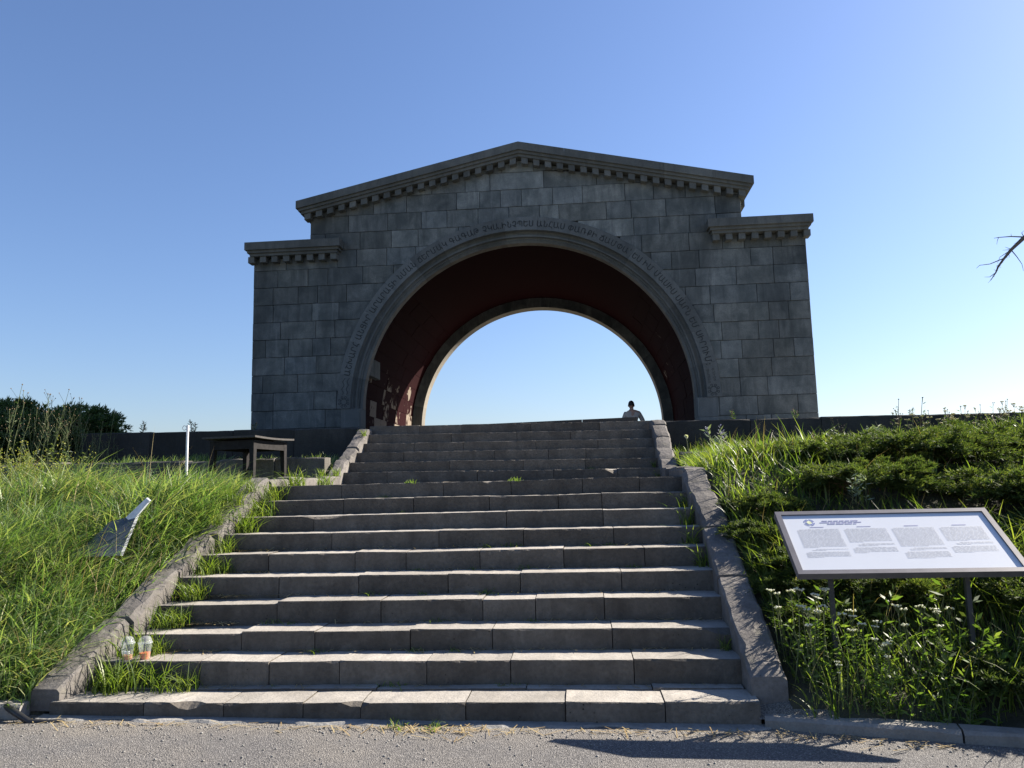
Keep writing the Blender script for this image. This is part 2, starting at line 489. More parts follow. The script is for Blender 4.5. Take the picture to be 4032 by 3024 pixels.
# ------------------------------------------------------------------ road and ground
def make_road():
    xs = np.linspace(-60, 60, 25); ys = np.array([-60, -20, -5, 2, 4, 5, 5.75])
    v = []; f = []
    for y in ys:
        for x in xs:
            v.append((x, y, road_z(max(-8, min(8, x)))))
    nx = len(xs)
    for j in range(len(ys) - 1):
        for i in range(nx - 1):
            a = j * nx + i
            f.append((a, a + 1, a + nx + 1, a + nx))
    o = MB().add(v, f).build('road', M['asphalt'])
    tag(o, kind='structure')
make_road()

def make_ground():
    xs = np.unique(np.concatenate([np.linspace(-400, -30, 12), np.linspace(-30, -10, 15), np.arange(-10, -2.8, 0.3), [-2.77, -2.74], np.linspace(-2.2, 1.9, 4), [2.47, 2.5],
                                   np.arange(2.8, 10, 0.3), np.linspace(10, 30, 15), np.linspace(30, 400, 12)]))
    ys = np.unique(np.concatenate([np.linspace(-300, 0, 6), [4.0, 5.0, 5.3, 5.45, 5.55], np.arange(5.7, 12.1, 0.3), [12.12, 12.2, 12.26, 12.6, 13.2, 13.9, 13.97, 14.2], np.linspace(15, 29, 8), np.linspace(30, 90, 8), np.linspace(120, 900, 8)]))
    X, Y = np.meshgrid(xs, ys)
    Z = H(X, Y)
    yk = kerb_y(X) + 0.1
    Z = np.where(Y < yk, -0.12, Z)
    cor = (X > -2.75) & (X < 2.48)
    Z = np.where(cor & (Y < 14.1), np.minimum(Z, np.interp(Y, [p[0] for p in NOSE], [p[1] for p in NOSE]) - 0.42), Z)
    v = np.stack([X, Y, Z], -1).reshape(-1, 3)
    nx, ny = len(xs), len(ys)
    i, j = np.meshgrid(np.arange(nx - 1), np.arange(ny - 1))
    a = (j * nx + i).ravel()
    f = np.stack([a, a + 1, a + nx + 1, a + nx], -1)
    o = np_mesh('ground', v, f, M['soil'], smooth=True)
    tag(o, kind='structure')
make_ground()

# ------------------------------------------------------------------ stairs: every stone a part
JX = {1: [-2.7, -1.991, -1.407, -0.831, -0.424, 0.307, 0.988, 1.653, 2.278],
      2: [-2.7, -1.798, -1.255, -0.711, -0.045, 0.58, 1.481, 2.32], 3: [-2.66, -1.634, -1.027, -0.25, 0.408, 1.345, 2.32],
      4: [-2.64, -1.487, -0.579, 0.289, 0.731, 1.301, 2.32], 5: [-2.62, -1.612, -0.875, -0.064, 0.58, 1.467, 2.32],
      6: [-2.6, -1.862, -1.016, -0.525, 0.178, 0.96, 1.703, 2.32], 7: [-2.57, -1.359, -0.276, 0.564, 1.442, 2.32],
      8: [-2.55, -1.671, 0.365, 1.356, 2.32], 9: [-2.53, -1.465, -0.685, 0.148, 0.893, 1.357, 2.32],
      10: [-2.5, -1.599, -0.42, 0.356, 1.157, 1.787, 2.32], 11: [-2.7, -1.917, -0.479, 0.721, 1.711, 2.42],
      12: [-2.7, -0.974, 0.223, 1.218, 2.42], 13: [-2.7, -1.814, -0.271, 0.622, 1.238, 2.42], 14: [-2.7, -1.713, -0.857, 0.395, 1.448, 2.42],
      15: [-2.7, -1.122, 0.044, 0.984, 2.42], 16: [-2.7, -1.762, -0.988, 0.271, 1.507, 2.42]}
CHIPS = {8: [(-1.55, 0.2, 0.03)], 1: [(-1.68, 0.1, 0.035), (-0.45, 0.06, 0.03)], 11: [(1.63, 0.1, 0.07)], 3: [(2.26, 0.2, 0.05)], 10: [(0.1, 0.06, 0.02)]}

def step_block(mb, x0, x1, yf, yb, zt, zb, chips, tilt=0.0):
    n = max(5, int((x1 - x0) / 0.06))
    dyl, dzl, dyr, dzr = jit(0.008), jit(0.006), jit(0.008), jit(0.006)
    rows = []
    for i in range(n + 1):
        t = i / n
        x = x0 + (x1 - x0) * t
        dy = dyl + (dyr - dyl) * t
        dz = dzl + (dzr - dzl) * t + tilt * x
        e = (abs(jit(0.006)) + (abs(jit(.016)) if random.random() < .16 else 0)) if 0 < i < n else 0.004 + abs(jit(0.012))     # worn arris
        c = 0.0
        for cx, w, d in chips:
            u = abs(x - cx) / w
            if u < 1: c = max(c, d * (1 - u * u * u))
        b = 0.003 + e * .75 + c * random.uniform(.6, 1.1)
        ex = 0.0
        xx = x + (0.0015 if i == 0 else (-0.0015 if i == n else 0))
        rows.append([(xx, yf + dy + jit(0.002), zb), (xx, yf + dy + jit(0.002), zt + dz - b * 1.05), (xx, yf + dy + b * (1.0 if c == 0 else 1.8), zt + dz - (0.0 if c == 0 else c * 0.25)), (xx, (yf + yb) / 2, zt + dz + jit(0.003)), (xx, yb, zt + dz), (xx, yb, zb)])
    v = [p for r in rows for p in r]
    f = []
    for i in range(n):
        for k in range(5):
            a = i * 6 + k
            f.append((a, a + 6, a + 7, a + 1))
    f.append(tuple(range(6))); f.append(tuple(n * 6 + k for k in range(6))[::-1])
    mb.add(v, f)
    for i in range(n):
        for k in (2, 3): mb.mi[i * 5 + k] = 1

stairs = thing('staircase', (0, 5.479, 0), 'wide flight of worn grey stone steps climbing to the arch', 'stairs')
for k in range(1, 17):
    y, z = STEPS[k]
    yb = STEPS[k + 1][0] + 0.06 if k < 16 else 14.5
    if k == 1: yb = 5.80
    if k == 10: yb = 9.2
    zb = STEPS[k - 1][1] - 0.05 if k > 1 else -0.12
    tilt = -0.010 if k > 10 else 0.0
    for a, b in zip(JX[k][:-1], JX[k][1:]):
        mb = MB()
        sag = 0.0
        if k in (3, 4) and b < -1.2: sag = -0.02
        step_block(mb, a + 0.0018, b - 0.0018, y, yb, z + sag + jit(0.004), zb, CHIPS.get(k, []), tilt)
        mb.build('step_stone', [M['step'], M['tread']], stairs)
# second row of slabs on the deep first tread, and the landing pavement
for a, b in zip([-2.66, -1.6, -0.4, 0.7, 1.6], [-1.6, -0.4, 0.7, 1.6, 2.24]):
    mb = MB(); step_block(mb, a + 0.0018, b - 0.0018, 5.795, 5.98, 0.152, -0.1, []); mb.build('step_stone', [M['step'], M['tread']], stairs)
for yy in np.arange(9.2, 12.0, 0.6):
    xs = [-2.55, -1.5 + jit(0.3), -0.4 + jit(0.3), 0.7 + jit(0.3), 1.6 + jit(0.2), 2.36]
    for a, b in zip(xs[:-1], xs[1:]):
        MB().box((a + .006, yy + .006, 1.4), (b - .006, min(yy + .6, 12.25) - .006, 1.662 + jit(.004))).build('landing_slab', M['step'], stairs)

# broken concrete strip at the foot of the stairs
mb = MB()
v = []; n = 60
for i in range(n + 1):
    x = -2.75 + 5.1 * i / n
    w = 0.1 + 0.06 * math.sin(i * 0.7) * math.sin(i * 0.23) + jit(0.015)
    z = road_z(x)
    v += [(x, 5.50, z + 0.014), (x, 5.47 - w * 0.6, z + 0.01 + jit(0.004)), (x, 5.47 - w, z - 0.01)]
f = []
for i in range(n):
    for k in range(2):
        a = i * 3 + k
        f.append((a, a + 1, a + 4, a + 3))
o = mb.add(v, f).build('concrete_strip', M['concrete'])
tag(o, kind='structure')

# ------------------------------------------------------------------ parapets
def parapet(name, label, inner, sgn, loc, cuts_lo, cuts_mid, cuts_up, w=0.265):
    root = thing(name, loc, label, 'parapet')
    top = [(5.5, 0.235), (8.75, 1.745), (11.95, 1.805), (13.68, 2.67), (13.95, 2.70)]
    cuts = [('coping_stone', a, b) for a, b in zip(cuts_lo[:-1], cuts_lo[1:])] + [('coping_stone', a, b) for a, b in zip(cuts_mid[:-1], cuts_mid[1:])] + [('coping_stone', a, b) for a, b in zip(cuts_up[:-1], cuts_up[1:])]
    for nm, a, b in cuts:
        a2, b2 = a + 0.009, b - 0.009
        n = max(4, int((b - a) / 0.1))
        rows = []
        dz0, dz1, dx0, dx1 = jit(.022), jit(.022), jit(.022), jit(.022)
        for i in range(n + 1):
            t = i / n
            y = a2 + (b2 - a2) * t
            xi = lin(y, inner) + dx0 + (dx1 - dx0) * t + jit(.006)
            zt = lin(y, top) + dz0 + (dz1 - dz0) * t
            e = 0.012 + abs(jit(.014)) + (random.uniform(.01, .04) if random.random() < .2 else 0); e2 = 0.012 + abs(jit(.02))
            zb = max(lin(y, NOSE) - 0.36, 0.07)
            end = 0.012 if i in (0, n) else 0.0
            xo = xi + sgn * (w + jit(.008))
            rows.append([(xi, y, zb), (xi, y, zt - e - end), (xi + sgn * e, y, zt - end + jit(.003)), ((xi + xo) / 2, y, zt + .006 - end + jit(.004)), (xo - sgn * e2, y, zt - end + jit(.003)), (xo, y, zt - e2 - end), (xo, y, zb)])
        v = [p for r in rows for p in r]; f = []
        for i in range(n):
            for k in range(6):
                q = i * 7 + k
                fc = (q, q + 1, q + 8, q + 7)
                f.append(fc if sgn < 0 else fc[::-1])
        e0 = tuple(range(7)); e1 = tuple(n * 7 + k for k in range(7))
        f.append(e0[::-1] if sgn < 0 else e0); f.append(e1 if sgn < 0 else e1[::-1])
        MB().add(v, f).build(nm, M['parapet'], root)
    return root
parapet('stair_parapet', 'low sloping parapet of pinkish tuff stones along the grassy side of the stairs', LIN, -1, (-2.6, 5.5, 0.1),
        [5.5, 6.27, 6.98, 7.6, 8.2, 8.76], [8.76, 9.5, 10.3, 11.1, 11.95], [11.95, 12.5, 13.0, 13.5, 13.94], 0.225)
parapet('stair_parapet', 'low sloping parapet of pinkish tuff stones between the stairs and the information board', RIN, 1, (2.3, 5.6, 0.1),
        [5.62, 6.75, 7.55, 8.2, 8.72], [8.72, 9.8, 10.9, 11.95], [11.95, 12.3, 12.65, 13.05, 13.5, 13.94], 0.25)

# ------------------------------------------------------------------ kerbs
def kerb(label, pts, loc, zt=0.075):
    root = thing('road_kerb', loc, label, 'kerb')
    for (x0, y0), (x1, y1) in zip(pts[:-1], pts[1:]):
        d = Vector((x1 - x0, y1 - y0, 0)); L = d.length; d.normalize(); nrm = Vector((-d.y, d.x, 0))
        n = max(4, int(L / .12)); rows = []
        for i in range(n + 1):
            p = Vector((x0, y0, 0)) + d * (0.006 + (L - .012) * i / n)
            z = road_z(p.x)
            e = .012 + abs(jit(.01)) + (.01 if i in (0, n) else 0)
            a = p + nrm * jit(.004); b = p + nrm * e; c = p + nrm * .15
            rows.append([(a.x, a.y, -.12), (a.x, a.y, z + zt - e), (b.x, b.y, z + zt + jit(.003)), (c.x, c.y, z + zt), (c.x, c.y, -.12)])
        v = [p for r in rows for p in r]; f = []
        for i in range(n):
            for k in range(4):
                q = i * 5 + k
                f.append((q, q + 5, q + 6, q + 1))
        f.append(tuple(range(5))); f.append(tuple(n * 5 + k for k in range(5))[::-1])
        MB().add(v, f).build('kerb_stone', M['kerb'], root)
kerb('low stone kerb along the weedy bank below the information board', [(2.283, 5.442), (3.42, 5.20), (4.4, 4.99), (5.4, 4.78)], (2.3, 5.4, 0))
kerb('low stone kerb at the foot of the tall grass beside the lowest step', [(-4.6, 5.36), (-3.7, 5.38), (-2.86, 5.40)], (-3, 5.4, 0), .1)

gp = MB().add([(2.262, 5.46, .04), (2.7, 5.42, .035), (3.1, 5.40, .03), (2.95, 5.8, .16), (2.55, 5.95, .19), (2.262, 5.95, .15), (2.5, 5.6, .105)],
              [(6, 0, 1), (6, 1, 2), (6, 2, 3), (6, 3, 4), (6, 4, 5), (6, 5, 0)]).build('gravel_patch', M['asphalt'], None, smooth=True)
tag(gp, kind='structure')

# ------------------------------------------------------------------ terrace, plinth wall, low walls
def slab_wall(name, label, cat, x0, x1, y, z0, z1, t, wmin, wmax, mat, jitz=0.01, tilt=-.007, rough=0.006, partname='stone_block'):
    root = thing(name, ((x0 + x1) / 2, y, z0), label, cat)
    x = x0
    while x < x1 - .05:
        w = min(random.uniform(wmin, wmax), x1 - x)
        if x1 - (x + w) < .3: w = x1 - x
        n = max(3, int(w / .15)); rows = []
        dz = jit(jitz); dy = jit(.008)
        for i in range(n + 1):
            xx = x + .005 + (w - .01) * i / n
            e = .012 + abs(jit(rough)) + (.012 if i in (0, n) else 0)
            zt = z1 + dz + tilt * xx + jit(rough * .5)
            rows.append([(xx, y + dy + jit(rough), z0), (xx, y + dy + jit(rough), zt - e), (xx, y + dy + e, zt), (xx, y + t, zt), (xx, y + t, z0)])
        v = [p for r in rows for p in r]; f = []
        for i in range(n):
            for k in range(4):
                q = i * 5 + k
                f.append((q, q + 5, q + 6, q + 1))
        f.append(tuple(range(5))); f.append(tuple(n * 5 + k for k in range(5))[::-1])
        MB().add(v, f).build(partname, mat, root)
        x += w
    return root
slab_wall('plinth_wall', 'dark stone plinth wall below the arch on the side of the old table', 'wall', -8.3, -2.93, 13.95, 1.7, 2.705, 0.5, 1.0, 1.8, M['wall'])
slab_wall('plinth_wall', 'dark stone plinth wall below the arch behind the blue-flowered weed', 'wall', 2.67, 11.5, 13.95, 1.7, 2.705, 0.5, 1.0, 1.8, M['wall'])
slab_wall('low_wall', 'low mossy rubble wall in the shaded grass behind the old table', 'wall', -9.0, -2.93, 12.15, 1.5, 2.09, 0.3, .5, 1.1, M['rubble'], .02, -.006, .014)
slab_wall('low_wall', 'low rough rubble wall between the parapet and the juniper thicket', 'wall', 2.68, 7.2, 12.15, 1.5, 2.08, 0.3, .5, 1.1, M['rubble'], .02, -.006, .014)
mb = MB()
mb.add([(-8.3, 14.4, 2.69 + .058), (11.5, 14.4, 2.69 - .08), (11.5, 30, 2.69 - .08), (-8.3, 30, 2.69 + .058), (-8.3, 14.4, 2.2), (11.5, 14.4, 2.2), (11.5, 30, 2.2), (-8.3, 30, 2.2)],
       [(0, 1, 2, 3), (7, 6, 5, 4), (0, 4, 5, 1), (1, 5, 6, 2), (2, 6, 7, 3), (3, 7, 4, 0)])
tag(mb.build('terrace', M['paving']), kind='structure')
# thin sill slabs behind the top step
sill = thing('stone_sill', (0, 14.35, 2.7), 'thin dark stone sill lying just behind the top step', 'sill')
xs = [-2.3, -1.2, 0.1, 1.2, 2.21]
for a, b in zip(xs[:-1], xs[1:]):
    za = 2.725 + 0.016 * (a + 2.3); zb_ = 2.725 + 0.016 * (b + 2.3)
    MB().add([(a + .004, 14.35, 2.6), (b - .004, 14.35, 2.6), (b - .004, 14.8, 2.6), (a + .004, 14.8, 2.6), (a + .004, 14.35, za), (b - .004, 14.35, zb_), (b - .004, 14.8, zb_), (a + .004, 14.8, za)],
             [(3, 2, 1, 0), (4, 5, 6, 7), (0, 1, 5, 4), (1, 2, 6, 5), (2, 3, 7, 6), (3, 0, 4, 7)]).build('sill_slab', M['wall'], sill)

# ------------------------------------------------------------------ the arch
W, WR, WC, WI = 6.95, 5.46, 7.065, 4.58
ZW, ZA, ZM, WM = 7.917, 10.183, 8.945, 5.73
SL = (ZA - ZM) / WM
RC, ZC = 4.72, 3.60          # extrados
RB, RS = 4.38, 4.13          # inner edge of the lettered band, soffit
RV = 4.52                    # vault inside
DEP = 8.05
COURSE = 0.455
arch = thing('stone_arch', (XA, YF, PLAT), 'monumental dark stone arch with gabled cornice and lettered archivolt at the top of the stairs', 'arch')

def ztop(x):
    ax = abs(x)
    return ZA - SL * ax - 0.36 if ax <= WR else ZW - 0.36

def front_block(x0, x1, z0, z1, tint):
    """block of the front wall, cut by the archivolt circle and the gable"""
    g = 0.004
    x0 += g; x1 -= g; z0 += g; z1 -= g
    rc = RC + g
    xs = {x0, x1}
    for z in np.linspace(z0, z1, 5):
        d = rc * rc - (z - ZC) ** 2
        if z >= ZC and d > 0:
            for s in (-1, 1):
                q = s * math.sqrt(d)
                if x0 < q < x1: xs.add(q)
    if x0 < 0 < x1: xs.add(0.0)
    xs = sorted(xs)
    lo = []; hi = []
    for x in xs:
        b = z0
        if abs(x) < rc:
            b = max(z0, ZC + math.sqrt(rc * rc - x * x)) if z1 > ZC else z0
        t = min(z1, ztop(x) - g)
        lo.append(b); hi.append(t)
    keep = [i for i in range(len(xs)) if hi[i] - lo[i] > 0.004]
    # closing points of zero height
    idx = [i for i in range(len(xs)) if i in keep or (i + 1 in keep) or (i - 1 in keep)]
    if len(keep) < 1 or len(idx) < 2: return
    pts_lo = [(xs[i], min(lo[i], max(hi[i], z0))) for i in idx]
    pts_hi = [(xs[i], hi[i]) for i in idx if hi[i] > lo[i] + 0.002]
    poly = pts_lo + pts_hi[::-1]
    out = []
    for p in poly:
        if not out or (abs(p[0] - out[-1][0]) + abs(p[1] - out[-1][1])) > 0.004: out.append(p)
    poly = out
    if len(poly) < 3: return
    area = 0.5 * abs(sum(poly[i][0] * poly[(i + 1) % len(poly)][1] - poly[(i + 1) % len(poly)][0] * poly[i][1] for i in range(len(poly))))
    if area < 0.006: return
    cx = sum(p[0] for p in poly) / len(poly); cz = sum(p[1] for p in poly) / len(poly)
    be = 0.006
    yj = jit(0.008); tx = jit(0.006); tz = jit(0.006)
    v = []
    for x, z in poly:
        d = math.hypot(x - cx, z - cz) or 1
        v.append((XA + x - (x - cx) / d * be, YF + yj + tx * (x - cx) + tz * (z - cz), z - (z - cz) / d * be))
    v += [(XA + x, YF + yj + .012, z) for x, z in poly]
    v += [(XA + x, YF + .3, z) for x, z in poly]
    n = len(poly)
    f = [tuple(range(n))]
    for r in range(2):
        for i in range(n):
            k = (i + 1) % n
            f.append((r * n + i, r * n + n + i, r * n + n + k, r * n + k))
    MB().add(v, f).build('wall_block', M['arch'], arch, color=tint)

course = -2
z = ZC - 2 * COURSE
while z < ZA - 0.4:
    z0 = max(z, PLAT - .02); z1 = z + COURSE
    half = W if z1 < ZW - .2 else WR
    # courses run from the outer edge inwards on both sides
    spans = [(-half, half)]
    if z1 <= ZC + 0.01:
        spans = [(-half, -RS - .02), (RS + .02, half)]
    for a, b in spans:
        x = a
        first = True
        while x < b - 0.02:
            w = random.choice([.5, .62, .75, .85, .95, 1.1, 1.3]) * random.uniform(.92, 1.08)
            if first and course % 2: w *= .55
            first = False
            if b - (x + w) < .35: w = b - x
            cxm = x + w / 2
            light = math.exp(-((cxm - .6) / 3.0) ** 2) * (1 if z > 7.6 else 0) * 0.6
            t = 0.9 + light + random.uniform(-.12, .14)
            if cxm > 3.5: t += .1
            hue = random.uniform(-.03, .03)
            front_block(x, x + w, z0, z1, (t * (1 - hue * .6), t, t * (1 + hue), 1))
            x += w
    z += COURSE; course += 1

# core behind the facing
def core():
    mb = MB()
    xs = np.unique(np.concatenate([np.linspace(-W + .02, W - .02, 29), [-WR, WR], RV * np.cos(np.linspace(0, math.pi, 41))]))
    y0, y1 = YF + .05, YF + DEP
    def lo(x):
        return ZC + math.sqrt(max(RV * RV - x * x, 0)) if abs(x) <= RV - 1e-6 else 2.5
    for a, b in zip(xs[:-1], xs[1:]):
        m = (a + b) / 2
        inside = abs(m) < RV
        la = ZC + math.sqrt(max(RV ** 2 - a * a, 0)) if inside else 2.5
        lb = ZC + math.sqrt(max(RV ** 2 - b * b, 0)) if inside else 2.5
        ta = (ZA - SL * abs(a) - .35) if abs(m) < WR else ZW - .35
        tb = (ZA - SL * abs(b) - .35) if abs(m) < WR else ZW - .35
        v = [(XA + a, y0, la), (XA + b, y0, lb), (XA + b, y1, lb), (XA + a, y1, la), (XA + a, y0, ta), (XA + b, y0, tb), (XA + b, y1, tb), (XA + a, y1, ta)]
        mb.add(v, [(0, 1, 5, 4), (2, 3, 7, 6), (4, 5, 6, 7)] + ([(3, 2, 1, 0)] if False else []))
    # outer sides and steps of the outline
    for s in (-1, 1):
        for hx, za, zb in ((W - .02, 2.5, ZW - .35), (WR, ZW - .35, ZA - SL * WR - .35)):
            mb.add([(XA + s * hx, y0, za), (XA + s * hx, y1, za), (XA + s * hx, y1, zb), (XA + s * hx, y0, zb)], [(0, 1, 2, 3) if s > 0 else (3, 2, 1, 0)])
    mb.build('core_masonry', M['mortar'], arch)
core()

def sweep(prof, a0, a1, seg, cz=ZC, closed=True):
    """profile of (r, y) points swept round the arch axis from angle a0 to a1"""
    v = []; f = []; n = len(prof)
    for i in range(seg + 1):
        a = a0 + (a1 - a0) * i / seg
        for r, y in prof:
            v.append((XA + r * math.cos(a), y, cz + r * math.sin(a)))
    for i in range(seg):
        for k in range(n):
            k2 = (k + 1) % n
            f.append((i * n + k, i * n + k2, (i + 1) * n + k2, (i + 1) * n + k))
    f.append(tuple(range(n))[::-1]); f.append(tuple(seg * n + k for k in range(n)))
    return v, f

# lettering: one mesh per character, kept in arch coordinates, laid flat and dark on the voussoirs
def glyph(ch, rows=34, bold=0.012):
    """outline of one character, scan-filled into thin row strips (nonzero winding)"""
    c = bpy.data.curves.new('glyph', 'FONT')
    c.body = ch; c.size = 1.0
    o = bpy.data.objects.new('glyph', c); COL.objects.link(o)
    bpy.context.view_layer.update()
    cu = o.to_curve(bpy.context.evaluated_depsgraph_get())
    edges = []
    for sp in cu.splines:
        pts = []
        bz = sp.bezier_points
        if len(bz):
            for i in range(len(bz)):
                p, q = bz[i], bz[(i + 1) % len(bz)]
                for t in np.arange(0, 1, .125):
                    w = (1 - t)
                    v = p.co * w ** 3 + p.handle_right * 3 * w * w * t + q.handle_left * 3 * w * t * t + q.co * t ** 3
                    pts.append((v.x, v.y))
        else:
            pts = [(p.co[0], p.co[1]) for p in sp.points]
        edges += [(pts[i], pts[(i + 1) % len(pts)]) for i in range(len(pts))]
    o.to_curve_clear()
    bpy.data.objects.remove(o); bpy.data.curves.remove(c)
    if not edges: return [], [], 0.3
    y0 = min(min(e[0][1], e[1][1]) for e in edges); y1 = max(max(e[0][1], e[1][1]) for e in edges)
    dy = max((y1 - y0) / rows, .012)
    vs_, fs = [], []
    y = y0 + dy / 2
    while y < y1:
        cr = []
        for (ax, ay), (bx, by) in edges:
            if (ay <= y) != (by <= y):
                cr.append((ax + (bx - ax) * (y - ay) / (by - ay), 1 if by > ay else -1))
        cr.sort(); w = 0
        for (xa, d), nx_ in zip(cr, cr[1:] + [(0, 0)]):
            w += d
            if w != 0 and nx_[1]:
                k = len(vs_)
                vs_ += [(xa - bold, y - dy / 2 - bold * .4), (nx_[0] + bold, y - dy / 2 - bold * .4), (nx_[0] + bold, y + dy / 2 + bold * .4), (xa - bold, y + dy / 2 + bold * .4)]
                fs.append((k, k + 1, k + 2, k + 3))
        y += dy
    x0 = min(p[0] for p in vs_); x1 = max(p[0] for p in vs_)
    return [(p[0] - x0, p[1]) for p in vs_], fs, x1 - x0

LINE = 'ԱՇԽԱՐՀ ԱՆՑԻՐ ԱՐԱՐԱՏԻ ՆՄԱՆ ՃԵՐՄԱԿ ԳԱԳԱԹ ՉԿԱ.ԻՆՉՊԵՍ ԱՆՀԱՍ ՓԱՌՔԻ ՃԱՄՓԱ՝ ԵՍ ԻՄ ՄԱՍԻՍ ՍԱՐՆ ԵՄ ՍԻՐՈՒՄ:'
_gc = {}
def G(ch):
    if ch not in _gc: _gc[ch] = glyph(ch)
    return _gc[ch]

def lay_arc(text, a_start, a_end, r0, size, glyphs):
    gap = 0.16
    adv = []
    for ch in text:
        adv.append(0.34 if ch == ' ' else G(ch)[2] + gap)
    tot = sum(adv)
    arc = abs(a_end - a_start) * (r0 + size * .35)
    k = arc / (tot)             # metres of arc per glyph unit
    s = 0.0
    for ch, ad in zip(text, adv):
        if ch != ' ':
            vv, ff, w = G(ch)
            mid = s + w / 2
            am = a_start - mid * k / (r0 + size * .35)
            sx = min(k, size * 1.05)
            e_t = Vector((math.sin(am), 0, -math.cos(am)))     # clockwise tangent
            e_r = Vector((math.cos(am), 0, math.sin(am)))
            base = Vector((XA, 0, ZC)) + e_r * r0
            pts = [base + e_t * ((p[0] - w / 2) * sx) + e_r * (p[1] * size) for p in vv]
            glyphs.append((am, pts, ff))
        s += ad
glyphs = []
lay_arc(LINE, R(169.4), R(9.6), 4.465, 0.215, glyphs)
def lay_small(text, a0, a1, r0, size):
    lay_arc(text, R(a0), R(a1), r0, size, glyphs)
lay_small('ԵՂԻՇԵ', 8.6, 4.6, 4.57, 0.075)
lay_small('ՉԱՐԵՆՑ', 8.6, 4.2, 4.44, 0.075)

def relief_curves():
    """rosettes and the wave pair as thin bands (r-angle local frame), also laid flat and dark on the stone"""
    out = []
    def ring(cx, cz, ro, ri, n=18):
        v = []
        for k in range(n):
            t = 2 * math.pi * k / n
            v.append(Vector((cx + ro * math.cos(t), 0, cz + ro * math.sin(t))))
        for k in range(n):
            t = 2 * math.pi * k / n
            v.append(Vector((cx + ri * math.cos(t), 0, cz + ri * math.sin(t))))
        return v, [(k, (k + 1) % n, n + (k + 1) % n, n + k) for k in range(n)]
    for s in (-1, 1):
        cx = XA + s * 4.54; cz = ZC + .17
        v, f = ring(cx, cz, .085, .065); out.append((v, f))
        for k in range(8):
            t = 2 * math.pi * (k + .5) / 8
            v, f = ring(cx + .118 * math.cos(t), cz + .118 * math.sin(t), .034, .016, 10); out.append((v, f))
    for dx in (-.055, .055):
        v = []; n = 26
        for i in range(n):
            t = i / (n - 1)
            zz = ZC + .35 + .42 * t
            a = math.asin((zz - ZC) / 4.54)
            xx = XA - 4.54 * math.cos(a) + dx + .022 * math.sin(t * 14)
            for w in (-.011, .011):
                v.append(Vector((xx + w, 0, zz)))
        out.append((v, [(2 * i, 2 * i + 1, 2 * i + 3, 2 * i + 2) for i in range(n - 1)]))
    return out

NV = 17
YB = YF - 0.03           # face of the lettered band
prof = [(RC, YF + .3), (RC, YB), (RB, YB), (RB - .004, YF + .12), (RB - .03, YF + .15), (RB - .085, YF + .15), (RB - .095, YF + .1), (RB - .135, YF + .1), (RB - .145, YF + .2), (RB - .17, YF + .22), (RB - .2, YF + .2), (RS + .03, YF + .23), (RS, YF + .26), (RS, YF + .5), (RV + .1, YF + .5)]
relief = relief_curves()
for i in range(NV):
    a0 = math.pi * i / NV; a1 = math.pi * (i + 1) / NV
    g = 0.0004
    v, f = sweep(prof, a0 + g, a1 - g, 6)
    mb = MB().add(v, f)
    for sg_ in range(6):
        mb.mi[sg_ * len(prof) + 12] = 1
    o = mb.build('voussoir', [M['vouss'], M['soffit_front']], arch, color=(random.uniform(.86, 1.12),) * 3 + (1,))
for am, p, fc in glyphs:
    MB().add([(q.x, YB - .0025, q.z) for q in p], fc).build('letter', M['groove'], arch)
for k, (p, fc) in enumerate(relief):
    MB().add([(q.x, YB - .0025, q.z) for q in p], fc).build('painted_rosette' if k < 18 else 'painted_wave', M['groove'], arch)
# back ring of voussoirs
prof2 = [(RS, YF + DEP - .5), (RS, YF + DEP + .02), (RC, YF + DEP + .02), (RC, YF + DEP - .5)]
for i in range(NV):
    a0 = math.pi * i / NV + .0001; a1 = math.pi * (i + 1) / NV - .0001
    v, f = sweep(prof2, a0, a1, 6)
    mb = MB().add(v, f)
    for sg_ in range(6): mb.mi[sg_ * 4] = 1
    mb.build('back_voussoir', [M['arch'], M['soffit']], arch)
# jamb stones under both rings
for s in (-1, 1):
    for yb0, yb1, nm, mt in ((YF - .012, YF + .5, 'jamb_stone', 'vouss'), (YF + DEP - .5, YF + DEP + .02, 'jamb_stone', 'soffit')):
        for z0, z1 in ((PLAT - .05, 3.12), (3.128, ZC - .006)):
            xa, xb = sorted((XA + s * RS, XA + s * (RV + .1)))
            mb = MB()
            c = .05
            xi = XA + s * RS; xo = XA + s * (RV + .1)
            ring = [(xi, yb0 + c), (xi + s * c, yb0), (xo, yb0), (xo, yb1), (xi, yb1)]
            v = [(x, y, z0) for x, y in ring] + [(x, y, z1) for x, y in ring]
            n = 5
            f = [tuple(range(n)), tuple(range(n, 2 * n))[::-1]] + [(k, k + n, (k + 1) % n + n, (k + 1) % n) for k in range(n)]
            if s < 0: f = [fc[::-1] for fc in f]
            mb.add(v, f).build(nm, M[mt], arch)

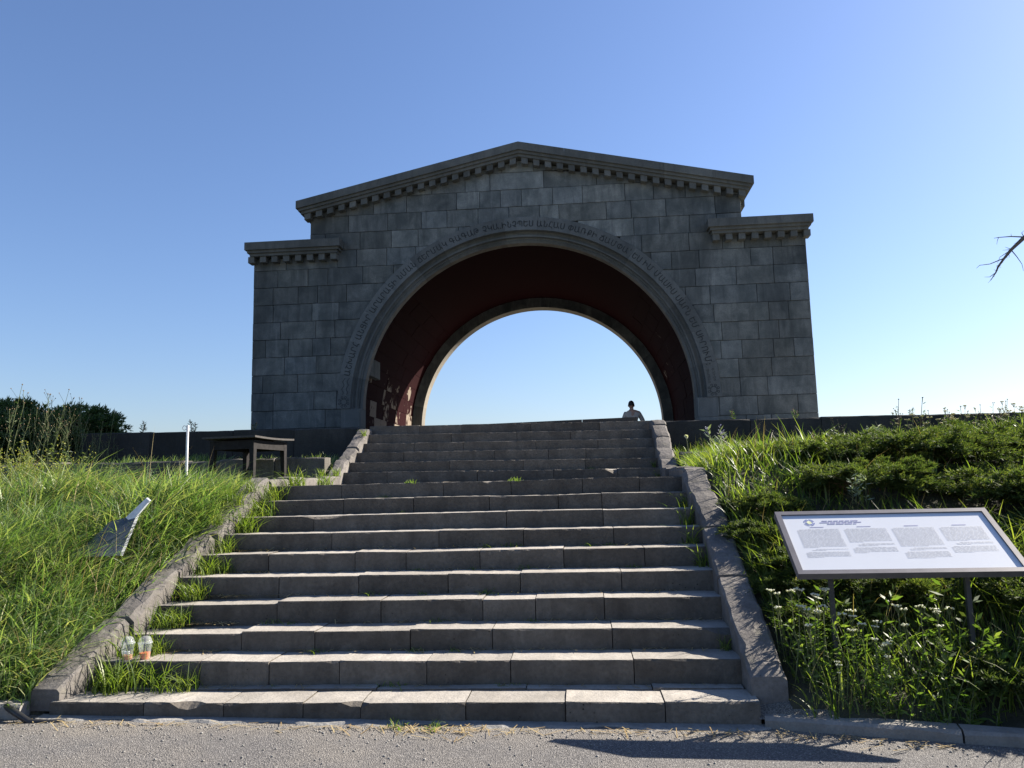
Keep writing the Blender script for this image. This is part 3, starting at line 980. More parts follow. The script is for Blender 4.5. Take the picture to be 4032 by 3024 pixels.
# vault inside: separate painted stones low down, one plastered shell above
y0v, y1v = YF + .5, YF + DEP - .5
da = COURSE / RV
NC = 8
for s in (0, 1):
    for c in range(-2, NC):
        y = y0v; first = True
        while y < y1v - .02:
            w = random.uniform(.55, 1.05) * (.6 if (first and c % 2) else 1); first = False
            if y1v - (y + w) < .3: w = y1v - y
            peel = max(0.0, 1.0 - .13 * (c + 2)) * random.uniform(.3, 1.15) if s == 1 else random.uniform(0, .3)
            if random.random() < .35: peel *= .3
            rr = RV - .06 + jit(.006)
            ya, yb = y + .004, y + w - .004
            if c < 0:
                z0 = ZC + c * COURSE + .004; z1 = ZC + (c + 1) * COURSE - .004
                z0 = max(z0, PLAT - .1)
                x = XA - rr if s == 1 else XA + rr
                xo = x - .2 if s == 1 else x + .2
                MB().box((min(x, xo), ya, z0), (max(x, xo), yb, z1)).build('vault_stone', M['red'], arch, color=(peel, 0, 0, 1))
            else:
                a0 = c * da + .001; a1 = (c + 1) * da - .001
                if s == 1: a0, a1 = math.pi - a1, math.pi - a0
                v, f = sweep([(rr, ya), (rr, yb), (rr + .2, yb), (rr + .2, ya)], a0, a1, 2)
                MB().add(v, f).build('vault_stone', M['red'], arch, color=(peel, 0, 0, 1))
            y += w
v = []; f = []; nsg = 40
a_lo = NC * da
for i in range(nsg + 1):
    a = a_lo + (math.pi - 2 * a_lo) * i / nsg
    for y in np.linspace(y0v, y1v, 3):
        v.append((XA + (RV - .055) * math.cos(a), y, ZC + (RV - .055) * math.sin(a)))
for i in range(nsg):
    for k in range(2):
        q = i * 3 + k
        f.append((q, q + 1, q + 4, q + 3))
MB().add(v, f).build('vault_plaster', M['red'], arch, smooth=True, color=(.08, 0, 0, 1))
# carved relief plate on the wall inside
MB().box((XA - 4.43, YF + .95, 4.6), (XA - 4.2, YF + 2.2, 5.7), jit=.01).build('carved_plate', M['arch'], arch)

# cornices: stones with three stepped courses, dentils below
LAY = [(0.0, .20, .34, 0.0), (.20, .27, .285, .05), (.27, .345, .235, .10)]
def cornice_stone(xa, xb, zfun, left_end, right_end, yback, depth_back=0.0):
    mb = MB()
    for d0, d1, oy, ins in LAY:
        a = xa + (ins if left_end else 0.0012); b = xb - (ins if right_end else 0.0012)
        v = []
        for y in (YF - oy, yback):
            for x, d in ((a, d1), (b, d1), (b, d0), (a, d0)):
                v.append((XA + x, y, zfun(x) - d + .0006 * (d0 > 0) * -1))
        mb.add(v, [(0, 1, 2, 3), (7, 6, 5, 4), (3, 2, 6, 7), (0, 4, 5, 1), (1, 5, 6, 2), (0, 3, 7, 4)])
    t = random.uniform(.88, 1.1)
    mb.build('cornice_stone', M['cornice'], arch, color=(t, t, t, 1))
def zg(x): return ZA - SL * abs(x)
def zw(x): return ZW
for s in (-1, 1):
    ed = [0, 1.15, 2.45, 3.6, 4.75, WM]
    for i in range(5):
        a, b = ed[i], ed[i + 1]
        if s < 0: cornice_stone(-b, -a, zg, i == 4, False, YF + .8)
        else: cornice_stone(a, b, zg, False, i == 4, YF + .8)
    ed = [WI, 5.75, WC]
    for i in range(2):
        a, b = ed[i], ed[i + 1]
        if s < 0: cornice_stone(-b, -a, zw, i == 1, i == 0, YF + .3)
        else: cornice_stone(a, b, zw, i == 0, i == 1, YF + .3)
def dentil(x, zt, sl):
    w = .078; h = .155
    v = []
    for y in (YF - .2, YF + .05):
        for dx, dz in ((-w, -h), (w, -h), (w, 0), (-w, 0)):
            v.append((XA + x + dx + jit(.004), y + jit(.004), zt + sl * dx + dz + jit(.004)))
    t = random.uniform(.85, 1.1)
    MB().add(v, [(0, 1, 2, 3), (7, 6, 5, 4), (3, 2, 6, 7), (0, 4, 5, 1), (1, 5, 6, 2), (0, 3, 7, 4)]).build('dentil', M['cornice'], arch, color=(t, t, t, 1))
for s in (-1, 1):
    for i in range(19):
        x = .148 + i * .2955
        if x > WR + .06: break
        dentil(s * x, zg(x) - .347, -s * SL)
    for i in range(8):
        x = WI + .2 + i * .3085
        dentil(s * x, ZW - .347, 0)
# roof mass and wing tops
mb = MB()
ya, yb = YF + .8, YF + DEP + .3
for s in (-1, 1):
    v = [(XA, ya, ZA - .01), (XA + s * WM, ya, ZM - .01), (XA + s * WM, yb, ZM - .01), (XA, yb, ZA - .01), (XA, ya, ZA - .36), (XA + s * WM, ya, ZM - .36), (XA + s * WM, yb, ZM - .36), (XA, yb, ZA - .36)]
    f = [(0, 3, 2, 1), (4, 5, 6, 7), (1, 2, 6, 5), (0, 1, 5, 4), (2, 3, 7, 6)]
    mb.add(v, f if s > 0 else [q[::-1] for q in f])
    xs = sorted((XA + s * (WR + .002), XA + s * WC))
    mb.box((xs[0], YF + .3, ZW - .345), (xs[1], YF + DEP + .3, ZW - .012))
mb.build('roof', M['cornice'], arch)
# thin chipped plinth course at the foot of the piers
for s in (-1, 1):
    x = RS + .05
    while x < W + .02:
        w = min(random.uniform(.9, 1.5), W + .04 - x)
        xs = sorted((XA + s * (x + .004), XA + s * (x + w - .004)))
        MB().box((xs[0], YF - .05 + jit(.005), PLAT - .1), (xs[1], YF + .1, PLAT + .13 + jit(.006))).build('base_stone', M['arch'], arch, color=(.75, .75, .75, 1))
        x += w

# ------------------------------------------------------------------ vegetation generators (numpy)
def blades(px, py, pz, h, w, az, lean, nseg=4, curl=0.35):
    """grass blades as tapering bent strips: returns verts, quads"""
    n = len(px)
    t = np.linspace(0, 1, nseg + 1)[None, :]
    dx, dy = np.cos(az)[:, None], np.sin(az)[:, None]
    out = (h * lean)[:, None] * (t ** 1.8)
    up = h[:, None] * (t - (curl * np.minimum(lean, 1.6))[:, None] * t ** 2.4) if hasattr(lean, '__len__') else h[:, None] * t
    X = px[:, None] + dx * out; Y = py[:, None] + dy * out; Z = pz[:, None] + up
    fa = rng.uniform(0, np.pi, n)[:, None]
    ww = (w[:, None] * (1 - 0.92 * t ** 2.2)) / 2
    sx, sy = np.cos(fa) * ww, np.sin(fa) * ww
    A = np.stack([X - sx, Y - sy, Z], -1); B = np.stack([X + sx, Y + sy, Z], -1)
    V = np.stack([A, B], 2).reshape(n, -1, 3)
    k = 2 * (nseg + 1)
    base = (np.arange(n) * k)[:, None, None]
    s = np.arange(nseg)[None, :, None] * 2
    F = base + s + np.array([0, 1, 3, 2])[None, None, :]
    return V.reshape(-1, 3), F.reshape(-1, 4)

def scatter(n, x0, x1, y0, y1, keep=None):
    x = rng.uniform(x0, x1, n); y = rng.uniform(y0, y1, n)
    if keep is not None:
        m = keep(x, y); x, y = x[m], y[m]
    return x, y

def clumpy(x, y, s=1.3, seed=0.0):
    return 0.5 + 0.25 * np.sin(x * 2.1 * s + seed + 1.3 * np.sin(y * 1.7 * s)) + 0.25 * np.sin(y * 2.7 * s - seed * 2 + 1.1 * np.sin(x * 1.3 * s + 2))

def join_quads(lst):
    V = []; F = []; o = 0
    for v, f in lst:
        V.append(v); F.append(f + o); o += len(v)
    return np.concatenate(V), np.concatenate(F)

def in_view_left(x, y):
    return (x < lin(y, LIN) - .21)

# tall wind-blown grass on the bank at the table's side
parts = []
def grass_patch(n, x0, x1, y0, y1, h0, h1, w, lean0, lean1, azm, azs, keep, seed=0.0, hole=None):
    x, y = scatter(n, x0, x1, y0, y1, keep)
    c = clumpy(x, y, 1.0, seed)
    m = rng.uniform(0, 1, len(x)) < 0.35 + 0.65 * c
    x, y, c = x[m], y[m], c[m]
    if hole is not None:
        m = ~hole(x, y); x, y, c = x[m], y[m], c[m]
    c2 = clumpy(x * 2.3 + 5, y * 2.3, 1.0, seed + 2)
    h = rng.uniform(h0, h1, len(x)) * (0.5 + 0.55 * c + 0.4 * c2)
    # shorter next to the stones
    d = np.minimum(np.abs(x - lin(y, LIN) + .28), np.abs(x - lin(y, RIN) - .28))
    h *= np.clip(.62 + d * .8, .62, 1)
    wd = rng.uniform(.6, 1.3, len(x)) * w
    az = rng.normal(azm, azs, len(x)) + 1.2 * (c2 - .5); ln = rng.uniform(lean0, lean1, len(x))
    parts.append(blades(x, y, H(x, y) - .02, h, wd, az, ln))
tub_hole = lambda x, y: ((x + 3.35) / .3) ** 2 + ((y - 7.12) / .18) ** 2 < 1
grass_patch(24000, -6.2, -2.6, 5.5, 9.2, .28, .66, .014, .15, 1.4, 0.3, 1.5, in_view_left, 0.0, tub_hole)
grass_patch(8000, -5.2, -2.6, 5.6, 9.0, .45, .8, .016, .5, 1.6, 0.3, .9, in_view_left, 6.0, tub_hole)
grass_patch(3600, -3.95, -2.85, 6.3, 7.0, .35, .66, .014, .3, 1.3, 0.1, .9, in_view_left, 6.0)
grass_patch(13000, -9.5, -2.6, 9.0, 12.1, .14, .36, .016, .15, 1.2, 0.2, 1.4, in_view_left, 2.0)
grass_patch(2500, -6.2, -2.8, 8.2, 9.6, .22, .46, .018, .4, 1.5, 0.2, .8, in_view_left, 3.3)
grass_patch(7000, -14, -6, 5.5, 12.1, .35, .7, .018, .2, .9, 0.2, 1.2, None, 1.0)
grass_patch(9000, -9.2, -2.9, 12.4, 13.9, .14, .3, .014, .2, .8, 0.3, 1.2, None, 3.0)
grass_patch(4500, -6.0, -2.6, 5.42, 6.1, .1, .34, .009, .4, 1.3, -.6, 1.2, in_view_left, 4.0)
# fringe hanging over the outer edge of the parapet
grass_patch(3800, -3.15, -2.6, 5.7, 12.0, .16, .36, .013, .3, 1.3, .2, 1.0, in_view_left, 7.0)
v, f = join_quads(parts)
tag(np_mesh('tall_grass', v, f, M['grass']), 'tall wind-blown green grass on the bank beside the stairs and the old table', 'grass', kind='stuff')

# dry stalks standing among the green blades
parts = []
grass_patch(1300, -6.2, -2.7, 5.6, 8.6, .35, .8, .006, .1, .8, 0.2, 1.2, in_view_left, 1.7)
grass_patch(500, 2.6, 5.0, 5.5, 11.8, .3, .6, .005, .1, .8, 0.2, 1.2, lambda x, y: (x > lin(y, RIN) + .3), 1.7)
v, f = join_quads(parts)
tag(np_mesh('dry_stalks', v, f, M['straw']), 'thin dry straw-coloured stalks standing among the green grass', 'grass', kind='stuff')

# grass on the juniper side
parts = []
keepR = lambda x, y: (x > lin(y, RIN) + .3)
grass_patch(3800, 2.5, 4.4, 7.0, 12.1, .16, .38, .015, .15, 1.1, 1.9, 1.5, keepR, 1.5)
grass_patch(2600, 2.5, 3.3, 6.0, 12.1, .2, .45, .014, .15, 1.0, 2.4, 1.5, keepR, 2.5)
grass_patch(2600, 2.6, 7.5, 12.4, 13.9, .14, .36, .014, .12, .8, 1.9, 1.5, keepR, 2.2)
grass_patch(800, 3.2, 7.0, 8.0, 12.1, .3, .58, .016, .1, .8, 2.0, 1.5, keepR, 0.4)
grass_patch(3400, 2.55, 5.2, 5.4, 7.2, .22, .55, .012, .15, 1.0, 2.4, 1.4, keepR, 5.5)
grass_patch(2200, 7, 14, 7, 13.9, .3, .6, .016, .1, .8, 2.0, 1.2, keepR, 0.9)
v, f = join_quads(parts)
tag(np_mesh('bank_grass', v, f, M['grass_r']), 'loose bright green grass growing between the junipers and the stair parapet', 'grass', kind='stuff')

# dry straw at the edges of steps and kerbs
def litter(name, label, n, fx, mat=None):
    x, y, z = fx(n)
    L = rng.uniform(.04, .16, n); a = rng.uniform(0, 2 * np.pi, n); w = rng.uniform(.002, .004, n)
    d = np.stack([np.cos(a), np.sin(a), rng.normal(0, .12, n)], -1) * L[:, None] / 2
    s = np.stack([-np.sin(a), np.cos(a), np.zeros(n)], -1) * w[:, None]
    p = np.stack([x, y, z + rng.uniform(.004, .012, n)], -1)
    V = np.stack([p - d - s, p - d + s, p + d + s, p + d - s], 1).reshape(-1, 3)
    F = np.arange(n * 4).reshape(-1, 4)
    tag(np_mesh(name, V, F, mat or M['straw']), label, 'litter', kind='stuff')
def fx_steps(n):
    k = rng.integers(1, 7, n)
    x = rng.uniform(-2.55, 2.2, n) ; m = rng.uniform(0, 1, n) < .55
    x = np.where(m, -2.6 + np.abs(rng.normal(0, .35, n)), x)
    ks = np.array([STEPS[i + 1][0] for i in range(1, 7)]); zs = np.array([STEPS[i][1] for i in range(1, 7)])
    y = ks[k - 1] - np.abs(rng.normal(0, .035, n)) - .01
    return x, y, zs[k - 1] + .006
litter('dry_grass_litter', 'dry straw and dead grass lying along the backs of the lower treads', 1500, fx_steps)
def fx_road(n):
    x = rng.uniform(-3.4, 3.4, n); y = 5.36 - np.abs(rng.normal(0, .07, n)) + np.where(x > 2.3, -.2 * (x - 2.3), 0)
    m = rng.uniform(0, 1, n) < .3
    x = np.where(m, rng.normal(.05, .25, n), x)
    return x, y, 0.006 - .011 * (x - .5) + .004
litter('road_edge_litter', 'dead grass and straw scattered along the edge of the road', 260, fx_road)
def pebbles(n):
    x = rng.uniform(-3.2, 3.8, n); y = np.where(rng.uniform(0, 1, n) < .5, 5.35 - np.abs(rng.normal(0, .12, n)), rng.uniform(4.5, 5.35, n)) + np.where(x > 2.3, -.2 * (x - 2.3), 0)
    r = rng.uniform(.004, .011, n)
    oc = np.array([(1, 0, 0), (0, 1, 0), (-1, 0, 0), (0, -1, 0), (0, 0, .7), (0, 0, -.7)])
    c = np.stack([x, y, .006 - .011 * (x - .5) + r * .3], -1)
    V = (c[:, None] + oc[None] * (r[:, None] * rng.uniform(.7, 1.4, (n, 6)))[:, :, None]).reshape(-1, 3)
    tri = np.array([(0, 1, 4), (1, 2, 4), (2, 3, 4), (3, 0, 4), (1, 0, 5), (2, 1, 5), (3, 2, 5), (0, 3, 5)])
    F = (np.arange(n)[:, None, None] * 6 + tri[None]).reshape(-1, 3)
    tag(np_mesh('loose_gravel', V, F, M['concrete']), 'loose pale gravel scattered over the edge of the asphalt', 'gravel', kind='stuff')
pebbles(600)

# ------------------------------------------------------------------ leafy plant makers, built at the origin
def leaflets(P, D, L, W):
    """thin diamond leaves at points P, direction D (n,3), length L, width W"""
    n = len(P)
    D = D / (np.linalg.norm(D, axis=1, keepdims=True) + 1e-9)
    r = rng.normal(size=(n, 3)); S = np.cross(D, r); S /= (np.linalg.norm(S, axis=1, keepdims=True) + 1e-9)
    L = np.broadcast_to(L, (n,)); W = np.broadcast_to(W, (n,))
    a = P; b = P + D * (L * .45)[:, None] + S * (W / 2)[:, None]; c = P + D * L[:, None]; d = P + D * (L * .45)[:, None] - S * (W / 2)[:, None]
    V = np.stack([a, b, c, d], 1).reshape(-1, 3)
    return V, np.arange(n * 4).reshape(-1, 4)

def juniper_mesh(rx, ry, hz, nplume, per=70, dens=1.0, nl=.045, nw=.011, mat='juniper', name='foliage'):
    P = []; D = []
    stems = MB()
    for i in range(nplume):
        a = rng.uniform(0, 2 * np.pi); rr = math.sqrt(rng.uniform(0, .75))
        b = np.array([rx * .55 * rr * math.cos(a), ry * .55 * rr * math.sin(a), hz * rng.uniform(0.02, .5)])
        el = rng.uniform(.12, .95) if rr < .6 else rng.uniform(.02, .6)
        a2 = a + rng.normal(0, .5)
        L = rng.uniform(.45, .75) * (rx + ry) / 2 * (1.05 - .4 * el)
        d = np.array([math.cos(a2) * math.cos(el), math.sin(a2) * math.cos(el), math.sin(el)])
        t = np.sort(rng.uniform(.12, 1, int(per)))
        ax = b[None] + d[None] * (t * L)[:, None]; ax[:, 2] += .08 * L * np.sin(t * 3.1) - .12 * L * t ** 3
        # side shoots
        side = rng.normal(size=(len(t), 3)); side -= (side @ d)[:, None] * d[None]
        side /= np.linalg.norm(side, axis=1, keepdims=True)
        side[:, 2] *= .6
        ll = (.05 + .16 * L * (1.05 - t))[:, None]
        sd = side * .75 + d[None] * .8
        for q in range(5):
            u = rng.uniform(.05, 1, (len(t), 1))
            P.append(ax + sd * ll * u); D.append(sd * .8 + rng.normal(0, .45, (len(t), 3)) + d[None] * .3)
        if i % 4 == 0:
            stems.tube([b, b + d * L * .4, b + d * L * .75], [.012, .008, .003], 4)
    P = np.concatenate(P); D = np.concatenate(D)
    k = P[:, 2] > -.05
    P, D = P[k], D[k]
    V, F = leaflets(P, D, rng.uniform(.6, 1.4, len(P)) * nl, rng.uniform(.7, 1.3, len(P)) * nw)
    return V, F, stems

JUN = []
for i, (rx, ry, hz, npl, per) in enumerate([(1.0, .85, .55, 230, 60), (.8, .75, .48, 180, 56), (.6, .55, .4, 130, 50)]):
    JUN.append(juniper_mesh(rx, ry, hz, npl, per))
_jm = {}
def juniper(kind, x, y, s, rz, label, zoff=0.0, mat='juniper', name='spreading_juniper', group='junipers on the bank'):
    root = thing(name, (0, 0, 0), label, 'shrub', group)
    key = (kind, mat)
    if key not in _jm:
        V, F, st = JUN[kind]
        o = np_mesh('foliage', V, F, M[mat], root); tag(o, kind='stuff')
        so = st.build('stem', M['stem_brown'], root)
        _jm[key] = (o.data, so.data)
    else:
        for nm, me in zip(('foliage', 'stem'), _jm[key]):
            o = bpy.data.objects.new(nm, me); COL.objects.link(o); o.parent = root
            if nm == 'foliage': tag(o, kind='stuff')
    root.location = (x, y, float(H(x, y)) - .03 + zoff); root.rotation_euler = (0, 0, rz); root.scale = (s, s, s * (.78 if mat == 'juniper' else 1.1))
    return root
JL = [(0, 4.9, 9.0, 1.0, .3, 'dark spreading juniper just behind the top edge of the information board'),
      (0, 6.0, 9.7, 1.05, 1.4, 'broad dark juniper spreading over the upper bank at the edge of the picture'),
      (1, 4.0, 8.2, .95, 2.2, 'rounded juniper mound rising behind the corner of the board nearest the stairs'),
      (1, 4.4, 10.3, 1.0, 3.0, 'juniper mound in the middle of the bank below the low rubble wall'),
      (2, 3.3, 9.6, .9, .8, 'small sparse juniper beside the landing of the stairs among bright grass'),
      (1, 5.6, 11.0, .9, 4.1, 'juniper below the low wall with yarrow standing behind it'),
      (0, 7.6, 11.2, .95, 5.0, 'juniper at the far end of the low wall near the bare branch'),
      (2, 3.0, 7.0, .85, 1.0, 'small feathery juniper leaning on the parapet beside the information board'),
      (2, 2.95, 6.35, .75, 2.9, 'lowest small juniper squeezed between the parapet and the board'),
      (1, 4.6, 7.0, .9, .2, 'juniper hidden behind the middle of the information board'),
      (1, 4.85, 6.3, .95, 1.9, 'juniper under the outer end of the information board'),
      (2, 4.0, 5.75, .85, 3.6, 'low juniper in deep shade below the outer post of the board'),
      (0, 6.2, 7.8, 1.0, 2.6, 'large juniper at the right edge behind the board in tree shade'),
      (2, 3.5, 11.2, .8, .5, 'thin juniper shoots growing at the foot of the low rubble wall'),
      (1, 5.3, 8.1, 1.1, 5.1, 'dense juniper directly above the upper outer corner of the board'),
      (1, 3.9, 9.3, .95, 2.4, 'pale tipped juniper halfway up the bank among tall grass blades'),
      (0, 7.6, 9.4, 1.2, .9, 'juniper thicket at the picture edge below the skyline yarrow'),
      (2, 2.95, 7.9, .8, 4.4, 'feathery juniper overhanging the middle of the board-side parapet'),
      (1, 5.2, 10.3, 1.0, 1.2, 'upper juniper mound with long grass blades in front of it'),
      (1, 5.5, 7.2, 1.0, 3.3, 'dark juniper behind the outer end of the information board'),
      (2, 4.75, 5.55, .9, 5.7, 'small juniper at the kerb in the lower picture corner'),
      (2, 2.82, 6.75, .7, 1.7, 'feathery juniper shading the lower parapet beside the board frame'),
      (2, 2.8, 7.45, .75, 3.9, 'juniper shoots leaning across the parapet level with the sixth step'),
      (2, 3.55, 6.6, .9, .1, 'juniper shadowed beneath the middle of the information board')]
for j in JL: juniper(*j)
JR = [(0, -10.6, 15.9, 1.9, .6, 'dark juniper bush rising behind the end of the plinth wall'),
      (0, -12.4, 15.2, 2.1, 2.0, 'largest dark juniper bush at the left edge of the skyline'),
      (1, -9.7, 15.0, 2.0, 3.0, 'smaller dark juniper next to the thistle stalks on the skyline'),
      (1, -10.2, 13.4, 1.5, 4.0, 'dark juniper in front of the skyline bushes above the mustard flowers')]
for j in JR: juniper(j[0], j[1], j[2], j[3], j[4], j[5], .15, 'bushleaf', 'juniper_bush', 'dark bushes left of the plinth wall')

# tufts of grass in the joints
def tuft(n, h0, h1, w, spread, lean, mat, label, group, name='grass_tuft'):
    x = rng.normal(0, spread, n); y = rng.normal(0, spread * .6, n)
    v, f = blades(x, y, np.zeros(n) - .01, rng.uniform(h0, h1, n), rng.uniform(.7, 1.2, n) * w, rng.uniform(0, 2 * np.pi, n), rng.uniform(*lean, n))
    root = thing(name, (0, 0, 0), label, 'grass tuft', group)
    tag(np_mesh('blades', v, f, mat, root), kind='stuff')
    return root
ORD = ['first', 'second', 'third', 'fourth', 'fifth', 'sixth', 'seventh', 'eighth', 'ninth', 'tenth', 'eleventh', 'twelfth', 'thirteenth', 'fourteenth', 'fifteenth', 'sixteenth', 'seventeenth', 'eighteenth', 'nineteenth', 'twentieth', 'twenty-first', 'twenty-second']
def number(objs, template, key=lambda o: o.location.x):
    for i, o in enumerate(sorted(objs, key=key)):
        o['label'] = template.format(ORD[i])
def place(proto, used, x, y, z, s=1.0, rz=None, label=None):
    o = proto if not used else copy_tree(proto)
    used.append(o)
    o.location = (x, y, z); o.scale = (s, s, s); o.rotation_euler = (0, 0, random.uniform(0, 6.28) if rz is None else rz)
    if label: o['label'] = label
    return o
U = []
T1 = tuft(90, .08, .3, .009, .075, (.2, 1.1), M['grass_r'], 'bushy grass tuft growing between the step ends and the grassy parapet', 'tufts along the grassy parapet')
for k, dx, s in ((1, .28, 1.3), (1, .5, 1.1), (1, .12, 1.1), (1, .75, .8), (1, .2, 1.2), (2, .14, 1.2), (3, .25, .8), (4, .22, .8), (2, .3, .7), (3, .12, .9), (4, .12, 1.0), (5, .1, 1.2), (5, .25, .8), (6, .1, 1.0), (7, .1, 1.1), (7, .02, 1.3), (8, .1, 1.25), (9, .08, 1.1), (10, .15, 1.0), (10, .5, .8)):
    y, z = STEPS[k]; yn = STEPS[k + 1][0] if k != 10 else y + .5
    yy = yn - .08 + jit(.04)
    place(T1, U, lin(yy, LIN) + dx, yy, z, s)['st'] = k
number(U, '{} grass tuft up the stairs between the step ends and the grassy parapet', lambda o: o.location.y)
U = []
T1b = tuft(45, .08, .2, .007, .04, (.2, .9), M['grass_r'], 'grass tuft rooted on top of the grassy parapet', 'tufts on the parapet')
for yy, s in ((7.7, 1.0), (8.1, 1.3), (8.4, 1.2), (11.2, .9), (11.8, 1.1), (13.4, .9)):
    place(T1b, U, lin(yy, LIN) - .05 + jit(.05), yy, lin(yy, [(5.5, .275), (8.75, 1.79), (11.95, 1.84), (13.68, 2.69)]) - .02, s)
number(U, '{} grass tuft up the slope rooted on top of the grassy parapet', lambda o: o.location.y)
U = []
T2 = tuft(40, .08, .3, .009, .04, (.3, 1.1), M['grass_r'], 'grass tuft hanging over the step ends beside the board-side parapet', 'tufts along the board-side parapet')
for k, s in ((5, 1.1), (6, 1.0), (7, 1.2), (8, .8), (2, .7), (10, .6), (11, .6)):
    y, z = STEPS[k]; yn = STEPS[k + 1][0]
    place(T2, U, lin(yn, RIN) - .07, yn - .06, z, s)
number(U, '{} grass tuft up the stairs beside the board-side parapet', lambda o: o.location.y)
U = []
T3 = tuft(36, .02, .075, .008, .06, (.3, 1.3), M['weed'], 'tiny green weeds at the foot of a stair riser', 'small weeds in the stair joints', 'weed_tuft')
for k, xs in {1: [-.55, -.3, .5, .62, -1.2, 1.9, -1.9], 2: [-.2, .1, -1.0], 3: [-1.5, -1.35, -.1, .7], 4: [-.75, -.3, .3], 5: [-.4, .1, .6, 1.6], 6: [.2, .45, 1.2, 1.4], 8: [-.8], 9: [-1.1], 10: [.4, -.8], 11: [-2.2, 1.3]}.items():
    for i, x in enumerate(sorted(xs)):
        yn = STEPS[k + 1][0] - .03 if k != 10 else STEPS[10][0] + .05
        place(T3, U, x, yn, STEPS[k][1], random.uniform(.6, 1.2), None, ('tiny weed on the %s tread' % ORD[k - 1]) + (', %s from the grassy parapet' % ORD[i] if len(xs) > 1 else ' at the foot of the next riser'))
place(T3, U, -.15, 5.36, road_z(0) + .01, 1.1, None, 'larger tiny weed rooted at the road edge below the lowest step'); place(T3, U, .12, 5.33, road_z(0) + .01, .9, None, 'smaller tiny weed rooted at the road edge below the lowest step')

# broad-leaved weeds
def broadleaf(nst, h0, h1, spread, leafl, leafw, mat, label, cat, group, name, nleaf=12, flower=None, nfl=0, flsize=.01, flname='flowers', curl=.25, stem='stem'):
    root = thing(name, (0, 0, 0), label, cat, group)
    st = MB(); P = []; D = []; FP = []
    for i in range(nst):
        a = random.uniform(0, 6.28); h = random.uniform(h0, h1)
        b = Vector((random.gauss(0, spread * .35), random.gauss(0, spread * .35), -.02))
        d = Vector((math.cos(a) * curl, math.sin(a) * curl, 1)).normalized()
        pts = [b + d * h * t + Vector((math.cos(a), math.sin(a), 0)) * .12 * h * t * t for t in (0, .35, .7, 1)]
        st.tube(pts, [.004, .0035, .0028, .0015], 4)
        for q in range(nleaf):
            t = random.uniform(.08, .92); p = b + d * h * t + Vector((math.cos(a), math.sin(a), 0)) * .12 * h * t * t
            aa = random.uniform(0, 6.28)
            P.append(p); D.append((math.cos(aa), math.sin(aa), random.uniform(.1, .9)))
        if flower:
            top = pts[-1]
            for q in range(nfl):
                FP.append(top + Vector((random.gauss(0, .02), random.gauss(0, .02), random.uniform(-.12, .02))) * (h / .5))
    P = np.array(P); D = np.array(D)
    V, F = leaflets(P, D, rng.uniform(.6, 1.3, len(P)) * leafl, rng.uniform(.7, 1.2, len(P)) * leafw)
    st.build(stem, M['stem'], root)
    tag(np_mesh('leaves', V, F, mat, root), kind='stuff')
    if flower:
        FP = np.array(FP); n = len(FP)
        V1, F1 = leaflets(np.repeat(FP, 5, 0), rng.normal(size=(n * 5, 3)), flsize, flsize * .8)
        tag(np_mesh(flname, V1, F1, M[flower], root), kind='stuff')
    return root
# blue-flowered weed in front of the plinth
bw = broadleaf(3, .45, .62, .06, .13, .032, M['grey_leaf'], 'blue-flowered weed standing above the low wall against the dark plinth', 'plant', None, 'bugloss_plant', 22, 'blue_flower', 9, .022, curl=.22)
bw.location = (3.34, 12.75, float(H(3.34, 12.75)))
# yarrow
def yarrow(label, group, flower, nst, h0, h1, spread):
    root = thing('yarrow_plant', (0, 0, 0), label, 'flower', group)
    st = MB(); heads = []; P = []; D = []
    for i in range(nst):
        hd = MB(); heads.append(hd)
        a = random.uniform(0, 6.28); h = random.uniform(h0, h1)
        b = Vector((random.gauss(0, spread), random.gauss(0, spread), -.02))
        tip = b + Vector((math.cos(a) * .1 * h, math.sin(a) * .1 * h, h))
        mid = (b + tip) / 2 + Vector((jit(.02), jit(.02), 0))
        st.tube([b, mid, tip - Vector((0, 0, .05))], [.0035, .003, .0022], 4)
        nh = random.randint(7, 12); R0 = random.uniform(.022, .042)
        for q in range(nh):
            rr = R0 * math.sqrt(random.random()); aa = random.uniform(0, 6.28)
            p = tip + Vector((rr * math.cos(aa), rr * math.sin(aa), jit(.006)))
            st.tube([tip - Vector((0, 0, .05)), p], [.0018, .001], 3, cap=False)
            hd.lathe([(.002, -.006), (.0075, -.001), (.008, .003), (.003, .006)], p, 6, cap_top=True)
        for q in range(14):
            t = random.uniform(.05, .85); p = b + (tip - b) * t; aa = random.uniform(0, 6.28)
            for z in range(5):
                P.append(p + Vector((math.cos(aa), math.sin(aa), .4)) * .014 * z); D.append((math.cos(aa) + jit(.9), math.sin(aa) + jit(.9), .4 + jit(.5)))
    st.build('stem', M['stem'], root)
    V, F = leaflets(np.array(P), np.array(D), .022, .005)
    tag(np_mesh('leaves', V, F, M['weed'], root), kind='stuff')
    for hd in heads: hd.build('flower_head', M[flower], root)
    return root
U = []
YW = yarrow('white yarrow in flower below the information board', 'white yarrows below the board', 'white_flower', 4, .42, .6, .05)
YS = [(2.66, 5.75, 1.15, 'tall white yarrow at the corner of the board nearest the stairs'), (2.76, 5.68, 1.0, 'white yarrow cluster close to the end block of the parapet'),
      (2.62, 5.95, .95, 'white yarrow leaning over the parapet above its end block'), (2.9, 5.62, .95, 'white yarrow between the parapet and the first board post'),
      (3.02, 5.6, .85, 'white yarrow right in front of the first board post'), (3.16, 5.58, .7, 'short white yarrow beside the first board post'),
      (3.42, 5.72, 1.0, 'white yarrow touching the underside of the board near its middle'), (2.8, 5.5, .5, 'dwarf white yarrow near the kerb'), (3.65, 5.8, .9, 'white yarrow before the outer board post')]
for x, y, s, lb in YS: place(YW, U, x, y, float(H(x, y)), s, None, lb)
U = []
